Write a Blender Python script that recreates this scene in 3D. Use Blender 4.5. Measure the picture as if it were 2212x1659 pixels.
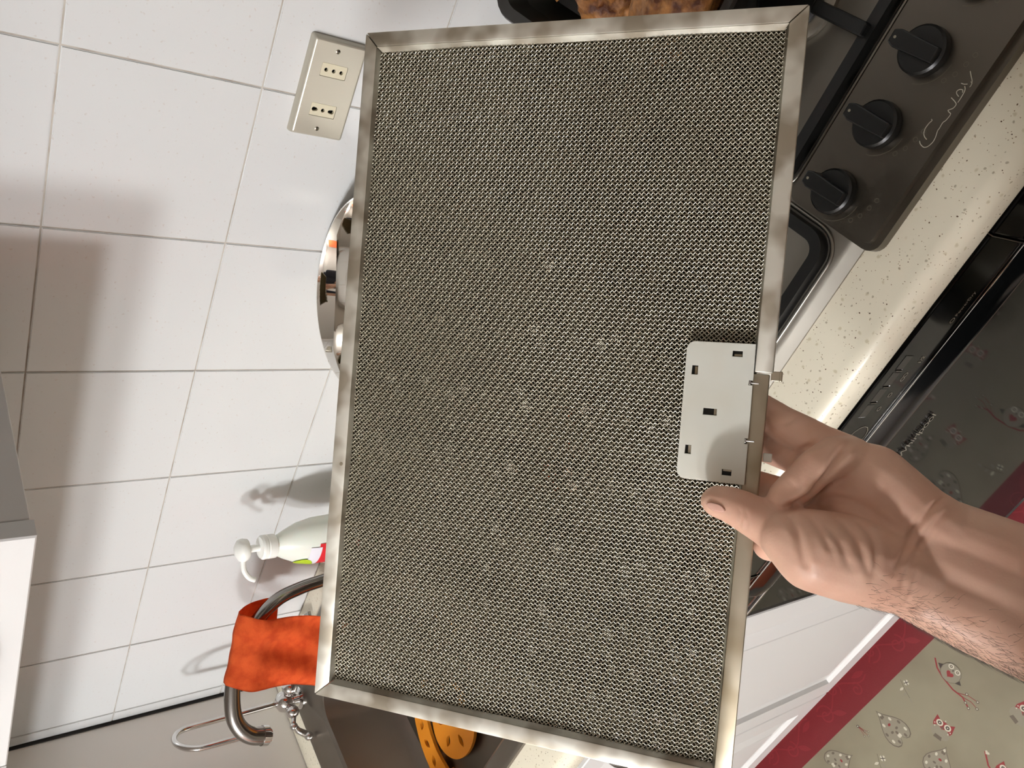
import bpy, bmesh, math, random
import numpy as np
from mathutils import Vector, Matrix, noise
random.seed(7)
rng = np.random.default_rng(7)
scene = bpy.context.scene
COL = scene.collection
for o in list(bpy.data.objects):
    bpy.data.objects.remove(o)

# ------------------------------------------------------------------ camera
Z0 = 1.413                      # height of the tile joint the survey starts from
CAM = Vector((0.30367, -0.89217, 0.16030 + Z0))
RX = Vector((0.37975250, -0.49688533, -0.78031596))      # picture right
RY = Vector((-0.77906998, -0.62662199, 0.01987079))      # picture down
RZ = Vector((-0.49883664, 0.60037476, -0.62506971))      # view direction
FPX = 1771.65
cam_data = bpy.data.cameras.new('camera')
cam_data.sensor_width = 36.0
cam_data.lens = 36.0 * FPX / 2212.0
cam_data.clip_start = 0.01
cam = bpy.data.objects.new('camera', cam_data)
COL.objects.link(cam)
m = Matrix.Identity(4)
for i in range(3):
    m[i][0] = RX[i]; m[i][1] = -RY[i]; m[i][2] = -RZ[i]; m[i][3] = CAM[i]
cam.matrix_world = m
scene.camera = cam

# ------------------------------------------------------------------ world, exposure
world = bpy.data.worlds.new('world'); scene.world = world
world.use_nodes = True
world.node_tree.nodes['Background'].inputs[0].default_value = (0.9, 0.85, 0.8, 1)
world.node_tree.nodes['Background'].inputs[1].default_value = 0.02
vs = scene.view_settings
vs.view_transform = 'Standard'; vs.look = 'None'; vs.exposure = 0.05; vs.gamma = 1.0
vs.use_curve_mapping = False
LAMP_A = (-1.20, -3.70, 1.10 + Z0); LAMP_B = (-1.27, -2.50, 1.03 + Z0)
LAMP_A_STRENGTH = 375.0; LAMP_B_STRENGTH = 240.0; LAMP_R = 0.12

# ------------------------------------------------------------------ materials
def lin(c):
    out = []
    for v in c[:3]:
        v = v / 255.0
        out.append(v / 12.92 if v <= 0.04045 else ((v + 0.055) / 1.055) ** 2.4)
    return (out[0], out[1], out[2], 1.0)

def mat(name, col, rough=0.5, metal=0.0, ior=None, var=None, bump=None, coat=0.0,
        trans=0.0, sss=0.0, emit=None, rvar=None):
    """var=(colour2, scale, lo, hi[, detail]); bump=(scale, strength, dist); rvar=(scale, rough2)"""
    mt = bpy.data.materials.new(name); mt.use_nodes = True
    nt = mt.node_tree; b = nt.nodes['Principled BSDF']
    b.inputs['Base Color'].default_value = lin(col)
    b.inputs['Roughness'].default_value = rough
    b.inputs['Metallic'].default_value = metal
    if ior: b.inputs['IOR'].default_value = ior
    if coat: b.inputs['Coat Weight'].default_value = coat; b.inputs['Coat Roughness'].default_value = 0.05
    if trans: b.inputs['Transmission Weight'].default_value = trans
    if sss:
        b.inputs['Subsurface Weight'].default_value = sss
        b.inputs['Subsurface Radius'].default_value = (0.006, 0.0025, 0.0015)
        b.inputs['Subsurface Scale'].default_value = 1.0
    if emit:
        b.inputs['Emission Color'].default_value = lin(emit[0]); b.inputs['Emission Strength'].default_value = emit[1]
    tc = nt.nodes.new('ShaderNodeTexCoord')
    if var:
        n = nt.nodes.new('ShaderNodeTexNoise'); n.inputs['Scale'].default_value = var[1]
        n.inputs['Detail'].default_value = var[4] if len(var) > 4 else 3
        nt.links.new(tc.outputs['Object'], n.inputs['Vector'])
        r = nt.nodes.new('ShaderNodeValToRGB')
        r.color_ramp.elements[0].position = var[2]; r.color_ramp.elements[0].color = lin(var[0])
        r.color_ramp.elements[1].position = var[3]; r.color_ramp.elements[1].color = lin(col)
        nt.links.new(n.outputs['Fac'], r.inputs['Fac']); nt.links.new(r.outputs['Color'], b.inputs['Base Color'])
    if rvar:
        n = nt.nodes.new('ShaderNodeTexNoise'); n.inputs['Scale'].default_value = rvar[0]; n.inputs['Detail'].default_value = 4
        nt.links.new(tc.outputs['Object'], n.inputs['Vector'])
        mr = nt.nodes.new('ShaderNodeMapRange'); mr.inputs['From Min'].default_value = .35; mr.inputs['From Max'].default_value = .65
        mr.inputs['To Min'].default_value = rough; mr.inputs['To Max'].default_value = rvar[1]
        nt.links.new(n.outputs['Fac'], mr.inputs['Value']); nt.links.new(mr.outputs['Result'], b.inputs['Roughness'])
    if bump:
        n = nt.nodes.new('ShaderNodeTexNoise'); n.inputs['Scale'].default_value = bump[0]; n.inputs['Detail'].default_value = 4
        nt.links.new(tc.outputs['Object'], n.inputs['Vector'])
        bp = nt.nodes.new('ShaderNodeBump'); bp.inputs['Strength'].default_value = bump[1]; bp.inputs['Distance'].default_value = bump[2]
        nt.links.new(n.outputs['Fac'], bp.inputs['Height']); nt.links.new(bp.outputs['Normal'], b.inputs['Normal'])
    return mt

def mat_tile():
    mt = mat('glazed_white_tile', (210, 211, 210), 0.16, bump=(160, 0.05, 0.001))
    nt = mt.node_tree; b = nt.nodes['Principled BSDF']
    tc = nt.nodes['Texture Coordinate']
    v = nt.nodes.new('ShaderNodeTexNoise'); v.inputs['Scale'].default_value = 220; v.inputs['Detail'].default_value = 1
    oi = nt.nodes.new('ShaderNodeObjectInfo')
    ad = nt.nodes.new('ShaderNodeVectorMath'); ad.operation = 'ADD'
    nt.links.new(tc.outputs['Object'], ad.inputs[0]); nt.links.new(oi.outputs['Location'], ad.inputs[1])
    nt.links.new(ad.outputs[0], v.inputs['Vector'])
    r = nt.nodes.new('ShaderNodeValToRGB')
    e = r.color_ramp.elements
    e[0].position = .25; e[0].color = lin((202, 198, 194)); e[1].position = .33; e[1].color = lin((210, 211, 210))
    nt.links.new(v.outputs['Fac'], r.inputs['Fac']); nt.links.new(r.outputs['Color'], b.inputs['Base Color'])
    return mt

def mat_worktop():
    mt = mat('speckled_cream_stone', (226, 219, 198), 0.24)
    nt = mt.node_tree; b = nt.nodes['Principled BSDF']; tc = nt.nodes['Texture Coordinate']
    prev = None
    def layer(scale, thr, soft, col, prob, base, stretch=1.0):
        mp = nt.nodes.new('ShaderNodeMapping'); mp.inputs['Scale'].default_value = (stretch, 1, 1)
        nz = nt.nodes.new('ShaderNodeTexNoise'); nz.inputs['Scale'].default_value = scale * .8
        nt.links.new(tc.outputs['Object'], nz.inputs['Vector'])
        mx0 = nt.nodes.new('ShaderNodeVectorMath'); mx0.operation = 'MULTIPLY_ADD'
        mx0.inputs[1].default_value = (.6 / scale,) * 3
        nt.links.new(nz.outputs['Color'], mx0.inputs[0]); nt.links.new(tc.outputs['Object'], mx0.inputs[2])
        nt.links.new(mx0.outputs[0], mp.inputs['Vector'])
        v = nt.nodes.new('ShaderNodeTexVoronoi'); v.inputs['Scale'].default_value = scale
        nt.links.new(mp.outputs[0], v.inputs['Vector'])
        mr = nt.nodes.new('ShaderNodeMapRange'); mr.inputs['From Min'].default_value = thr; mr.inputs['From Max'].default_value = thr + soft
        mr.inputs['To Min'].default_value = 1; mr.inputs['To Max'].default_value = 0
        nt.links.new(v.outputs['Distance'], mr.inputs['Value'])
        sp = nt.nodes.new('ShaderNodeSeparateColor'); nt.links.new(v.outputs['Color'], sp.inputs[0])
        lt = nt.nodes.new('ShaderNodeMath'); lt.operation = 'LESS_THAN'; lt.inputs[1].default_value = prob
        nt.links.new(sp.outputs[0], lt.inputs[0])
        mu = nt.nodes.new('ShaderNodeMath'); mu.operation = 'MULTIPLY'
        nt.links.new(mr.outputs[0], mu.inputs[0]); nt.links.new(lt.outputs[0], mu.inputs[1])
        mx = nt.nodes.new('ShaderNodeMix'); mx.data_type = 'RGBA'
        nt.links.new(mu.outputs[0], mx.inputs['Factor'])
        if base is None: mx.inputs['A'].default_value = lin((226, 219, 198))
        else: nt.links.new(base, mx.inputs['A'])
        mx.inputs['B'].default_value = lin(col)
        return mx.outputs['Result']
    prev = layer(130, .12, .14, (204, 194, 166), .30, prev)
    prev = layer(190, .14, .10, (178, 168, 146), .25, prev)
    prev = layer(480, .15, .10, (140, 120, 92), .20, prev)
    prev = layer(210, .11, .05, (92, 72, 52), .18, prev)
    nt.links.new(prev, b.inputs['Base Color'])
    return mt

M = {}
M['tile'] = mat_tile()
M['grout'] = mat('grey_grout', (190, 184, 174), 0.9, var=((160, 150, 138), 30, .35, .6))
M['plaster'] = mat('cream_plaster', (150, 145, 137), 0.9, bump=(60, .1, .002))
M['ceiling'] = mat('white_ceiling', (222, 220, 216), 0.9)
M['floor'] = mat('beige_floor_tile', (128, 118, 104), 0.35, var=((112, 102, 90), 8, .4, .6))
M['worktop'] = mat_worktop()
M['white_door'] = mat('white_lacquer', (210, 209, 207), 0.28)
M['white_carcass'] = mat('white_melamine', (212, 208, 204), 0.4)
M['grey_panel'] = mat('pale_grey_laminate', (242, 238, 232), 0.25)
M['black_gap'] = mat('black_joint', (24, 20, 16), 0.8)
M['steel'] = mat('brushed_steel', (150, 146, 138), 0.28, 1.0, rvar=(14, .36))
M['steel_dark'] = mat('worn_hob_steel', (150, 145, 136), 0.44, 1.0, rvar=(20, .52))
M['strip_steel'] = mat('shaded_strip_steel', (116, 110, 101), 0.31, 1.0, rvar=(20, .4))  # same steel as the top plate, its shade put into a darker colour
M['sink_steel'] = mat('satin_sink_steel', (140, 134, 126), 0.34, 1.0, rvar=(18, .45))
M['chrome'] = mat('chrome', (214, 212, 210), 0.06, 1.0)
M['satin_chrome'] = mat('satin_nickel', (150, 146, 142), 0.2, 1.0)
M['mirror'] = mat('polished_steel', (226, 222, 216), 0.03, 1.0)
M['alu'] = mat('stained_aluminium', (242, 240, 230), 0.42, 1.0, var=((184, 175, 158), 40, .40, .58, 2), rvar=(60, .50))
M['alu_tan'] = mat('tarnished_aluminium', (194, 184, 164), 0.40, 1.0, var=((154, 140, 116), 24, .4, .6, 2))
M['alu_mesh'] = mat('aluminium_mesh', (204, 198, 180), 0.32, 1.0)
M['alu_mesh2'] = mat('shaded_aluminium_mesh', (96, 86, 66), 0.45, 1.0)  # back layers darkened in colour so the mesh holes look shaded
M['latch'] = mat('grey_painted_latch', (232, 233, 224), 0.38, var=((226, 224, 210), 14, .4, .6))
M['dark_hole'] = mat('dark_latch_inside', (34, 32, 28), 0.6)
M['black_plastic'] = mat('black_plastic', (14, 14, 13), 0.35)
M['black_gloss'] = mat('black_gloss', (8, 9, 9), 0.12, ior=1.55)
M['black_glass'] = mat('black_glass', (7, 7, 6), 0.08, ior=1.3)
M['dw_door'] = mat('dark_mirror_glass', (8, 7, 6), 0.045, ior=1.2)
M['enamel'] = mat('black_enamel', (12, 12, 11), 0.4, bump=(300, .15, .0005))
M['outlet'] = mat('champagne_plate', (190, 185, 170), 0.3, 0.35)
M['ivory'] = mat('ivory_plastic', (214, 206, 180), 0.35)
M['hole'] = mat('socket_hole', (6, 5, 4), 0.9)
M['screw'] = mat('screw_metal', (170, 165, 150), 0.25, 1.0)
M['orange_cloth'] = mat('orange_microfibre', (244, 112, 52), 0.95, var=((226, 90, 36), 60, .35, .6), bump=(900, .5, .001))
M['orange_plastic'] = mat('orange_plastic', (240, 150, 40), 0.4)
M['sponge'] = mat('orange_sponge', (236, 96, 40), 0.9)
M['bottle'] = mat('translucent_white_plastic', (226, 230, 220), 0.3, sss=0.15)
M['pump'] = mat('white_plastic', (240, 240, 234), 0.3)
M['label_green'] = mat('green_print', (168, 196, 40), 0.4)
M['label_red'] = mat('red_print', (206, 40, 48), 0.4)
M['label_white'] = mat('white_print', (226, 224, 232), 0.4)
M['label_violet'] = mat('violet_print', (120, 120, 170), 0.4)
M['mat_field'] = mat('beige_mat_vinyl', (128, 121, 100), 0.45, var=((118, 110, 90), 6, .4, .6))
M['mat_red'] = mat('red_mat_border', (104, 15, 22), 0.5, bump=(700, .4, .001))
M['mat_swirl'] = mat('light_red_print', (118, 26, 34), 0.5)
M['p_brown'] = mat('brown_print', (92, 82, 68), 0.5)
M['p_grey'] = mat('grey_print', (126, 119, 102), 0.5)
M['p_red'] = mat('red_mat_print', (124, 38, 38), 0.5)
M['p_cream'] = mat('cream_print', (182, 175, 156), 0.5)
M['p_dark'] = mat('dark_print', (58, 48, 42), 0.5)
M['roast'] = mat('roast_crust', (206, 146, 84), 0.45, var=((96, 50, 26), 60, .38, .62, 6), bump=(120, .8, .004))
M['pan'] = mat('dark_roasting_pan', (38, 36, 32), 0.35)
M['lamp_glass'] = mat('lit_lamp_glass', (255, 255, 255), 0.4, emit=((248, 250, 253), 1))
M['reflection_orange'] = mat('reflection_door_orange', (196, 92, 48), 0.4)
M['shirt'] = mat('dark_shirt', (52, 52, 60), 0.95)
M['trousers'] = mat('dark_trousers', (40, 42, 52), 0.95)
M['hair'] = mat('brown_hair', (46, 30, 20), 0.6)
M['arm_hair'] = mat('arm_hair', (50, 34, 24), 0.6)
M['nail'] = mat('fingernail', (226, 178, 160), 0.25, coat=.3)

# ------------------------------------------------------------------ helpers
def P(x, y, z):
    """survey coordinates (heights from the tile joint) -> world"""
    return Vector((x, y, z + Z0))

def loc_of(o):
    v = Vector((0, 0, 0))
    while o: v = v + o.location; o = o.parent
    return v

def thing(name, label, cat, loc=(0, 0, 0), group=None):
    o = bpy.data.objects.new(name, None); o.empty_display_size = .02
    COL.objects.link(o); o.location = loc
    o['label'] = label; o['category'] = cat
    if group: o['group'] = group
    return o

def obj(name, bm, mt, parent=None, smooth=False, local=False, kind=None, label=None):
    me = bpy.data.meshes.new(name)
    if parent is not None and not local:
        bmesh.ops.translate(bm, verts=bm.verts, vec=-loc_of(parent))
    bm.normal_update()
    if smooth is True:
        for f in bm.faces: f.smooth = True
    bm.to_mesh(me); bm.free()
    for q in (mt if isinstance(mt, (list, tuple)) else [mt]): me.materials.append(q)
    if smooth == 'auto':
        me.shade_smooth() if hasattr(me, 'shade_smooth') else None
        try: me.set_sharp_from_angle(angle=math.radians(38))
        except Exception: pass
    o = bpy.data.objects.new(name, me); COL.objects.link(o)
    if parent is not None: o.parent = parent
    if kind: o['kind'] = kind
    if label: o['label'] = label
    return o

def struct(name, bm, mt, **k):
    o = obj(name, bm, mt, **k); o['kind'] = 'structure'; return o

def tag(o, label, cat, group=None):
    o['label'] = label; o['category'] = cat
    if group: o['group'] = group
    return o

def NB(): return bmesh.new()

def box(bm, lo, hi, bev=0.0, seg=2):
    lo = Vector(lo); hi = Vector(hi)
    vs_ = [bm.verts.new((x, y, z)) for x in (lo.x, hi.x) for y in (lo.y, hi.y) for z in (lo.z, hi.z)]
    fs = [(0, 1, 3, 2), (4, 6, 7, 5), (0, 4, 5, 1), (2, 3, 7, 6), (0, 2, 6, 4), (1, 5, 7, 3)]
    faces = [bm.faces.new([vs_[i] for i in f]) for f in fs]
    if bev > 0:
        es = list({e for f in faces for e in f.edges})
        bmesh.ops.bevel(bm, geom=es, offset=bev, segments=seg, affect='EDGES', profile=.5)
    return bm

def lathe(bm, prof, c, n=32, axis='z', sy=1.0, cap=True):
    """prof: (r, h) list"""
    rings = []
    for r, h in prof:
        ring = []
        for k in range(n):
            a = 2 * math.pi * k / n
            p = (r * math.cos(a), r * sy * math.sin(a), h)
            if axis == 'y': p = (p[0], -p[2], p[1])     # height runs towards -y (out of a wall)
            elif axis == 'x': p = (p[2], p[0], p[1])
            ring.append(bm.verts.new(Vector(c) + Vector(p)))
        rings.append(ring)
    for a, b in zip(rings, rings[1:]):
        for k in range(n):
            bm.faces.new((a[k], a[(k + 1) % n], b[(k + 1) % n], b[k]))
    if cap:
        try: bm.faces.new(rings[0][::-1]); bm.faces.new(rings[-1])
        except Exception: pass
    return bm

def spline(pts, n):
    """Catmull-Rom through pts"""
    pts = [Vector(p) for p in pts]
    q = [pts[0] * 2 - pts[1]] + pts + [pts[-1] * 2 - pts[-2]]
    out = []
    for i in range(1, len(q) - 2):
        for k in range(n):
            t = k / n
            a, b, c, d = q[i - 1], q[i], q[i + 1], q[i + 2]
            out.append(.5 * ((2 * b) + (c - a) * t + (2 * a - 5 * b + 4 * c - d) * t * t + (3 * b - a - 3 * c + d) * t ** 3))
    out.append(pts[-1]); return out

def tube(bm, pts, r, n=12, cap=True):
    pts = [Vector(p) for p in pts]
    rs = r if isinstance(r, (list, tuple)) else [r] * len(pts)
    t0 = (pts[1] - pts[0]).normalized()
    up = Vector((0, 0, 1)) if abs(t0.z) < .9 else Vector((1, 0, 0))
    nrm = t0.cross(up).normalized(); rings = []
    for i, p in enumerate(pts):
        t = (pts[min(i + 1, len(pts) - 1)] - pts[max(i - 1, 0)]).normalized()
        nrm = (nrm - t * nrm.dot(t)).normalized(); bi = t.cross(nrm)
        rings.append([bm.verts.new(p + (nrm * math.cos(2 * math.pi * k / n) + bi * math.sin(2 * math.pi * k / n)) * rs[i]) for k in range(n)])
    for a, b in zip(rings, rings[1:]):
        for k in range(n): bm.faces.new((a[k], a[(k + 1) % n], b[(k + 1) % n], b[k]))
    if cap:
        bm.faces.new(rings[0][::-1]); bm.faces.new(rings[-1])
    return bm

def ball(bm, c, r, seg=16, s=(1, 1, 1)):
    mx = Matrix.Translation(Vector(c)) @ Matrix.Diagonal((r * s[0], r * s[1], r * s[2], 1))
    bmesh.ops.create_uvsphere(bm, u_segments=seg, v_segments=max(6, seg // 2 + 2), radius=1, matrix=mx)
    return bm

def prism(bm, poly, axis_fn, h0, h1, bev=0.0):
    """poly of 2-D points, axis_fn(a, b, h) -> Vector"""
    a = [bm.verts.new(axis_fn(x, y, h0)) for x, y in poly]
    b = [bm.verts.new(axis_fn(x, y, h1)) for x, y in poly]
    fs = [bm.faces.new(a[::-1]), bm.faces.new(b)]
    n = len(poly)
    for k in range(n): fs.append(bm.faces.new((a[k], a[(k + 1) % n], b[(k + 1) % n], b[k])))
    if bev: bmesh.ops.bevel(bm, geom=list({e for f in fs for e in f.edges}), offset=bev, segments=2, affect='EDGES', profile=.5)
    bmesh.ops.recalc_face_normals(bm, faces=bm.faces)
    return bm

def shape2d(loops, thick, bev=0.0):
    """filled flat shape with holes, extruded; returns bmesh in local x, y, z"""
    cu = bpy.data.curves.new('tmp', 'CURVE'); cu.dimensions = '2D'; cu.fill_mode = 'BOTH'
    cu.extrude = thick / 2; cu.bevel_depth = bev; cu.bevel_resolution = 1
    for lp in loops:
        sp = cu.splines.new('POLY'); sp.points.add(len(lp) - 1); sp.use_cyclic_u = True
        for p_, q in zip(sp.points, lp): p_.co = (q[0], q[1], 0, 1)
    ob = bpy.data.objects.new('tmp', cu); COL.objects.link(ob)
    dg = bpy.context.evaluated_depsgraph_get()
    me = bpy.data.meshes.new_from_object(ob.evaluated_get(dg))
    bpy.data.objects.remove(ob); bpy.data.curves.remove(cu)
    bm = NB(); bm.from_mesh(me); bpy.data.meshes.remove(me)
    return bm

def text_bm(body, size, ext, shear=0.0, spacing=1.0):
    cu = bpy.data.curves.new('tmp', 'FONT'); cu.body = body; cu.size = size; cu.extrude = ext
    cu.shear = shear; cu.space_character = spacing; cu.resolution_u = 3
    ob = bpy.data.objects.new('tmp', cu); COL.objects.link(ob)
    dg = bpy.context.evaluated_depsgraph_get()
    me = bpy.data.meshes.new_from_object(ob.evaluated_get(dg))
    bpy.data.objects.remove(ob); bpy.data.curves.remove(cu)
    bm = NB(); bm.from_mesh(me); bpy.data.meshes.remove(me)
    return bm

def rrect(x0, y0, x1, y1, r, n=5):
    out = []
    for cx, cy, a0 in ((x1 - r, y1 - r, 0), (x0 + r, y1 - r, 90), (x0 + r, y0 + r, 180), (x1 - r, y0 + r, 270)):
        for k in range(n + 1):
            a = math.radians(a0 + 90 * k / n); out.append((cx + r * math.cos(a), cy + r * math.sin(a)))
    return out

def stroke_faces(bm, pts, w, z, mi=0):
    """flat ribbon on a horizontal plane"""
    pts = [Vector((p[0], p[1], 0)) for p in pts]; L = []; Rr = []
    for i, p in enumerate(pts):
        t = (pts[min(i + 1, len(pts) - 1)] - pts[max(i - 1, 0)]).normalized(); nn = Vector((-t.y, t.x, 0)) * w / 2
        L.append(bm.verts.new((p.x + nn.x, p.y + nn.y, z))); Rr.append(bm.verts.new((p.x - nn.x, p.y - nn.y, z)))
    for i in range(len(pts) - 1):
        f = bm.faces.new((Rr[i], Rr[i + 1], L[i + 1], L[i])); f.material_index = mi

# ------------------------------------------------------------------ room shell
XL, XR, YF, ZC_, ZT = -2.35, 1.9, -5.0, 0.9, 2.7
bm = NB(); box(bm, (XL, YF, -0.05), (XR, 0.05, 0.0)); struct('floor', bm, M['floor'])
bm = NB(); box(bm, (XL, YF, ZT), (XR, 0.05, ZT + .05)); struct('ceiling', bm, M['ceiling'])
bm = NB(); box(bm, (XL - .05, YF, 0), (XL, 0.05, ZT)); struct('wall_left', bm, M['plaster'])
bm = NB(); box(bm, (XR, YF, 0), (XR + .05, 0.05, ZT)); struct('wall_right', bm, M['plaster'])
bm = NB(); box(bm, (XL, YF - .05, 0), (XR, YF, ZT)); struct('wall_front', bm, M['plaster'])
bm = NB(); box(bm, (XL, .0016, 0), (XR, .06, ZT)); wall_back = struct('wall_back', bm, M['grout'])
# tiles of the back wall, 20 x 20 cm, 2 mm joints
def tile_mesh(w, h):
    b_ = NB(); box(b_, (-w / 2, 0, -h / 2), (w / 2, .0015, h / 2))
    bmesh.ops.bevel(b_, geom=[e for e in b_.edges if all(v.co.y < .001 for v in e.verts)], offset=.0009, segments=2, affect='EDGES')
    me = bpy.data.meshes.new('tile'); b_.normal_update(); b_.to_mesh(me); b_.free(); me.materials.append(M['tile'])
    return me
tile_cache = {}
def put_tile(x0, x1, z0, z1):
    g = .0009
    w, h = round(x1 - x0 - 2 * g, 4), round(z1 - z0 - 2 * g, 4)
    if (w, h) not in tile_cache: tile_cache[(w, h)] = tile_mesh(w, h)
    t = bpy.data.objects.new('tile', tile_cache[(w, h)]); COL.objects.link(t); t.parent = wall_back
    t.location = ((x0 + x1) / 2, random.uniform(-.0002, .0002), (z0 + z1) / 2)
    t.rotation_euler = (random.uniform(-.0012, .0012), 0, random.uniform(-.0012, .0012))
xs = [-1.228] + [k * .2 for k in range(-6, 8)]
zs = [.9] + [Z0 + k * .2 for k in range(-2, 4)]
for a, b_ in zip(xs, xs[1:]):
    for c, d in zip(zs, zs[1:]): put_tile(a, b_, c, d)

# unseen orange door, added on the left wall for the polished bowl to mirror
bm = NB(); box(bm, (XL, -4.75, 0), (XL + .02, -3.30, 2.3), .003); d1 = struct('reflection_door', bm, M['reflection_orange'])
bm = NB(); tube(bm, [(XL + .018, -3.38, 1.02), (XL + .07, -3.38, 1.02), (XL + .07, -3.49, 1.02)], .009, 8); obj('reflection_door_handle', bm, M['satin_chrome'], d1, True)

# ------------------------------------------------------------------ ceiling lamps
def lamp(p, strength, label):
    t = thing('pendant_lamp', label, 'lamp', (p[0], p[1], ZT), 'globe lamps on the ceiling')
    b_ = NB(); lathe(b_, [(.05, ZT - .025), (.055, ZT - .02), (.055, ZT)], (p[0], p[1], 0), 24); obj('ceiling_rose', b_, M['white_carcass'], t)
    b_ = NB(); tube(b_, [(p[0], p[1], ZT - .02), (p[0], p[1], p[2] + LAMP_R)], .006, 8); obj('stem', b_, M['satin_chrome'], t)
    mt = M['lamp_glass'].copy(); mt.node_tree.nodes['Principled BSDF'].inputs['Emission Strength'].default_value = strength
    b_ = NB(); ball(b_, p, LAMP_R, 24); obj('glass_globe', b_, mt, t, True)
lamp(LAMP_A, LAMP_A_STRENGTH, 'white glass globe lamp hanging farther from the tiled wall')
lamp(LAMP_B, LAMP_B_STRENGTH, 'white glass globe lamp hanging nearer the tiled wall')

# ------------------------------------------------------------------ tall cabinet at the left, its side seen
t = thing('tall_cabinet', 'tall kitchen unit whose pale grey side panel closes the worktop', 'cabinet', (-1.55, -.3, 0))
bm = NB(); box(bm, (-1.248, -.52, .0), (-1.230, -.002, 2.15), .0008); obj('side_panel', bm, M['grey_panel'], t)
bm = NB(); box(bm, (-1.87, -.50, .0), (-1.250, -.002, 2.15)); obj('body', bm, M['white_carcass'], t)
for z0, z1 in ((.12, 1.2), (1.205, 2.14)):
    bm = NB(); box(bm, (-1.87, -.522, z0), (-1.25, -.502, z1), .002); d = obj('door', bm, M['white_door'], t)
    bm = NB(); zc = z1 - .15 if z0 < 1 else z0 + .15
    tube(bm, [(-1.30, -.522, zc - .06), (-1.30, -.55, zc - .05), (-1.30, -.55, zc + .05), (-1.30, -.522, zc + .06)], .005, 8); obj('handle', bm, M['satin_chrome'], d, True)
bm = NB(); box(bm, (-1.2305, -.006, .9), (-1.2275, -.0002, 2.0)); obj('black_seal', bm, M['black_gap'], t)

# ------------------------------------------------------------------ worktop with sink cut-out
SX0, SX1, SY0, SY1 = -1.165, -.53, -.553, -.055      # sink outline
wt = thing('worktop', 'cream speckled stone worktop running along the tiled wall', 'worktop', (0, -.3, .86))
bm = NB()
def wt_profile(y0, y1, front):
    if not front: return [(y0, .862), (y1, .862), (y1, .9), (y0, .9)]
    r = .016; pts = [(y1, .862), (y1, .9)]
    for k in range(7):
        a = math.radians(90 + 90 * k / 6); pts.append((y0 + r + r * math.cos(a), .9 - r + r * math.sin(a)))
    for k in range(4):
        a = math.radians(180 + 90 * k / 3); pts.append((y0 + .006 + .006 * math.cos(a), .868 + .006 * math.sin(a)))
    return pts
XE = 1.6
for x0, x1, y0, y1, fr in ((-1.228, SX0 + .01, -.613, -.001, True), (SX1 - .01, XE, -.613, -.001, True),
                           (SX0 + .01, SX1 - .01, -.613, SY0 + .01, True), (SX0 + .01, SX1 - .01, SY1 - .01, -.001, False)):
    prism(bm, wt_profile(y0, y1, fr), lambda a, b, h: Vector((h, a, b)), x0, x1)
obj('slab', bm, M['worktop'], wt, 'auto')

# ------------------------------------------------------------------ base cabinets
def panel_door(x0, x1, z0, z1, yf, parent, name, frame=.05, bevw=.045, th=.02):
    """framed door with a sunk bevel and a raised field"""
    b_ = NB()
    def rect(i, y): return [b_.verts.new((x, y, z)) for x, z in ((x0 + i, z0 + i), (x1 - i, z0 + i), (x1 - i, z1 - i), (x0 + i, z1 - i))]
    steps = [(0, yf + th), (0, yf + .0015), (.0015, yf), (frame, yf), (frame + .004, yf + .007), (frame + .009, yf + .008), (frame + bevw, yf + .0015), (frame + bevw + .0015, yf + .0005)]
    rs = [rect(i, y) for i, y in steps]
    for a, c in zip(rs, rs[1:]):
        for k in range(4): b_.faces.new((a[k], a[(k + 1) % 4], c[(k + 1) % 4], c[k]))
    b_.faces.new(rs[-1]); b_.faces.new(rs[0][::-1])
    bmesh.ops.recalc_face_normals(b_, faces=b_.faces)
    return obj(name, b_, M['white_door'], parent)
def bow_handle(xc, z, yf, parent, half=.055, sag=.028):
    pts = [(xc + half * math.cos(a), yf - sag * math.sin(a) if 0 < a < math.pi else yf, z) for a in [math.pi * k / 14 for k in range(15)]]
    b_ = NB(); tube(b_, pts, [.0045] * 15, 8); return obj('handle', b_, M['satin_chrome'], parent, True)
t = thing('base_cabinet', 'white base cabinet with framed doors under the sink', 'cabinet', (-.77, -.3, 0))
bm = NB(); box(bm, (-1.228, -.592, .10), (-.305, -.02, .70)); box(bm, (-1.228, -.592, .70), (-1.21, -.02, .858)); box(bm, (-.325, -.592, .70), (-.305, -.02, .858))
box(bm, (-1.21, -.592, .70), (-.325, -.575, .858)); obj('carcass', bm, M['white_carcass'], t)
bm = NB(); box(bm, (-1.228, -.56, 0), (-.305, -.545, .1)); obj('plinth', bm, M['white_carcass'], t)
d = panel_door(-.735, -.308, .095, .852, -.613, t, 'door'); bow_handle(-.525, .80, -.613, d)
d = panel_door(-1.166, -.739, .095, .852, -.613, t, 'door'); bow_handle(-.95, .80, -.613, d)
bm = NB(); box(bm, (-1.228, -.613, .095), (-1.17, -.593, .852), .001); obj('filler_strip', bm, M['white_door'], t)
t = thing('drawer_cabinet', 'white base cabinet right of the dishwasher under the hob', 'cabinet', (.9, -.3, 0))
bm = NB(); box(bm, (.307, -.592, .10), (1.55, -.02, .858)); obj('carcass', bm, M['white_carcass'], t)
bm = NB(); box(bm, (.307, -.56, 0), (1.55, -.545, .1)); obj('plinth', bm, M['white_carcass'], t)
for x0, x1 in ((.31, .92), (.924, 1.545)):
    d = panel_door(x0, x1, .095, .852, -.613, t, 'door'); bow_handle((x0 + x1) / 2, .80, -.613, d)

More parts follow.
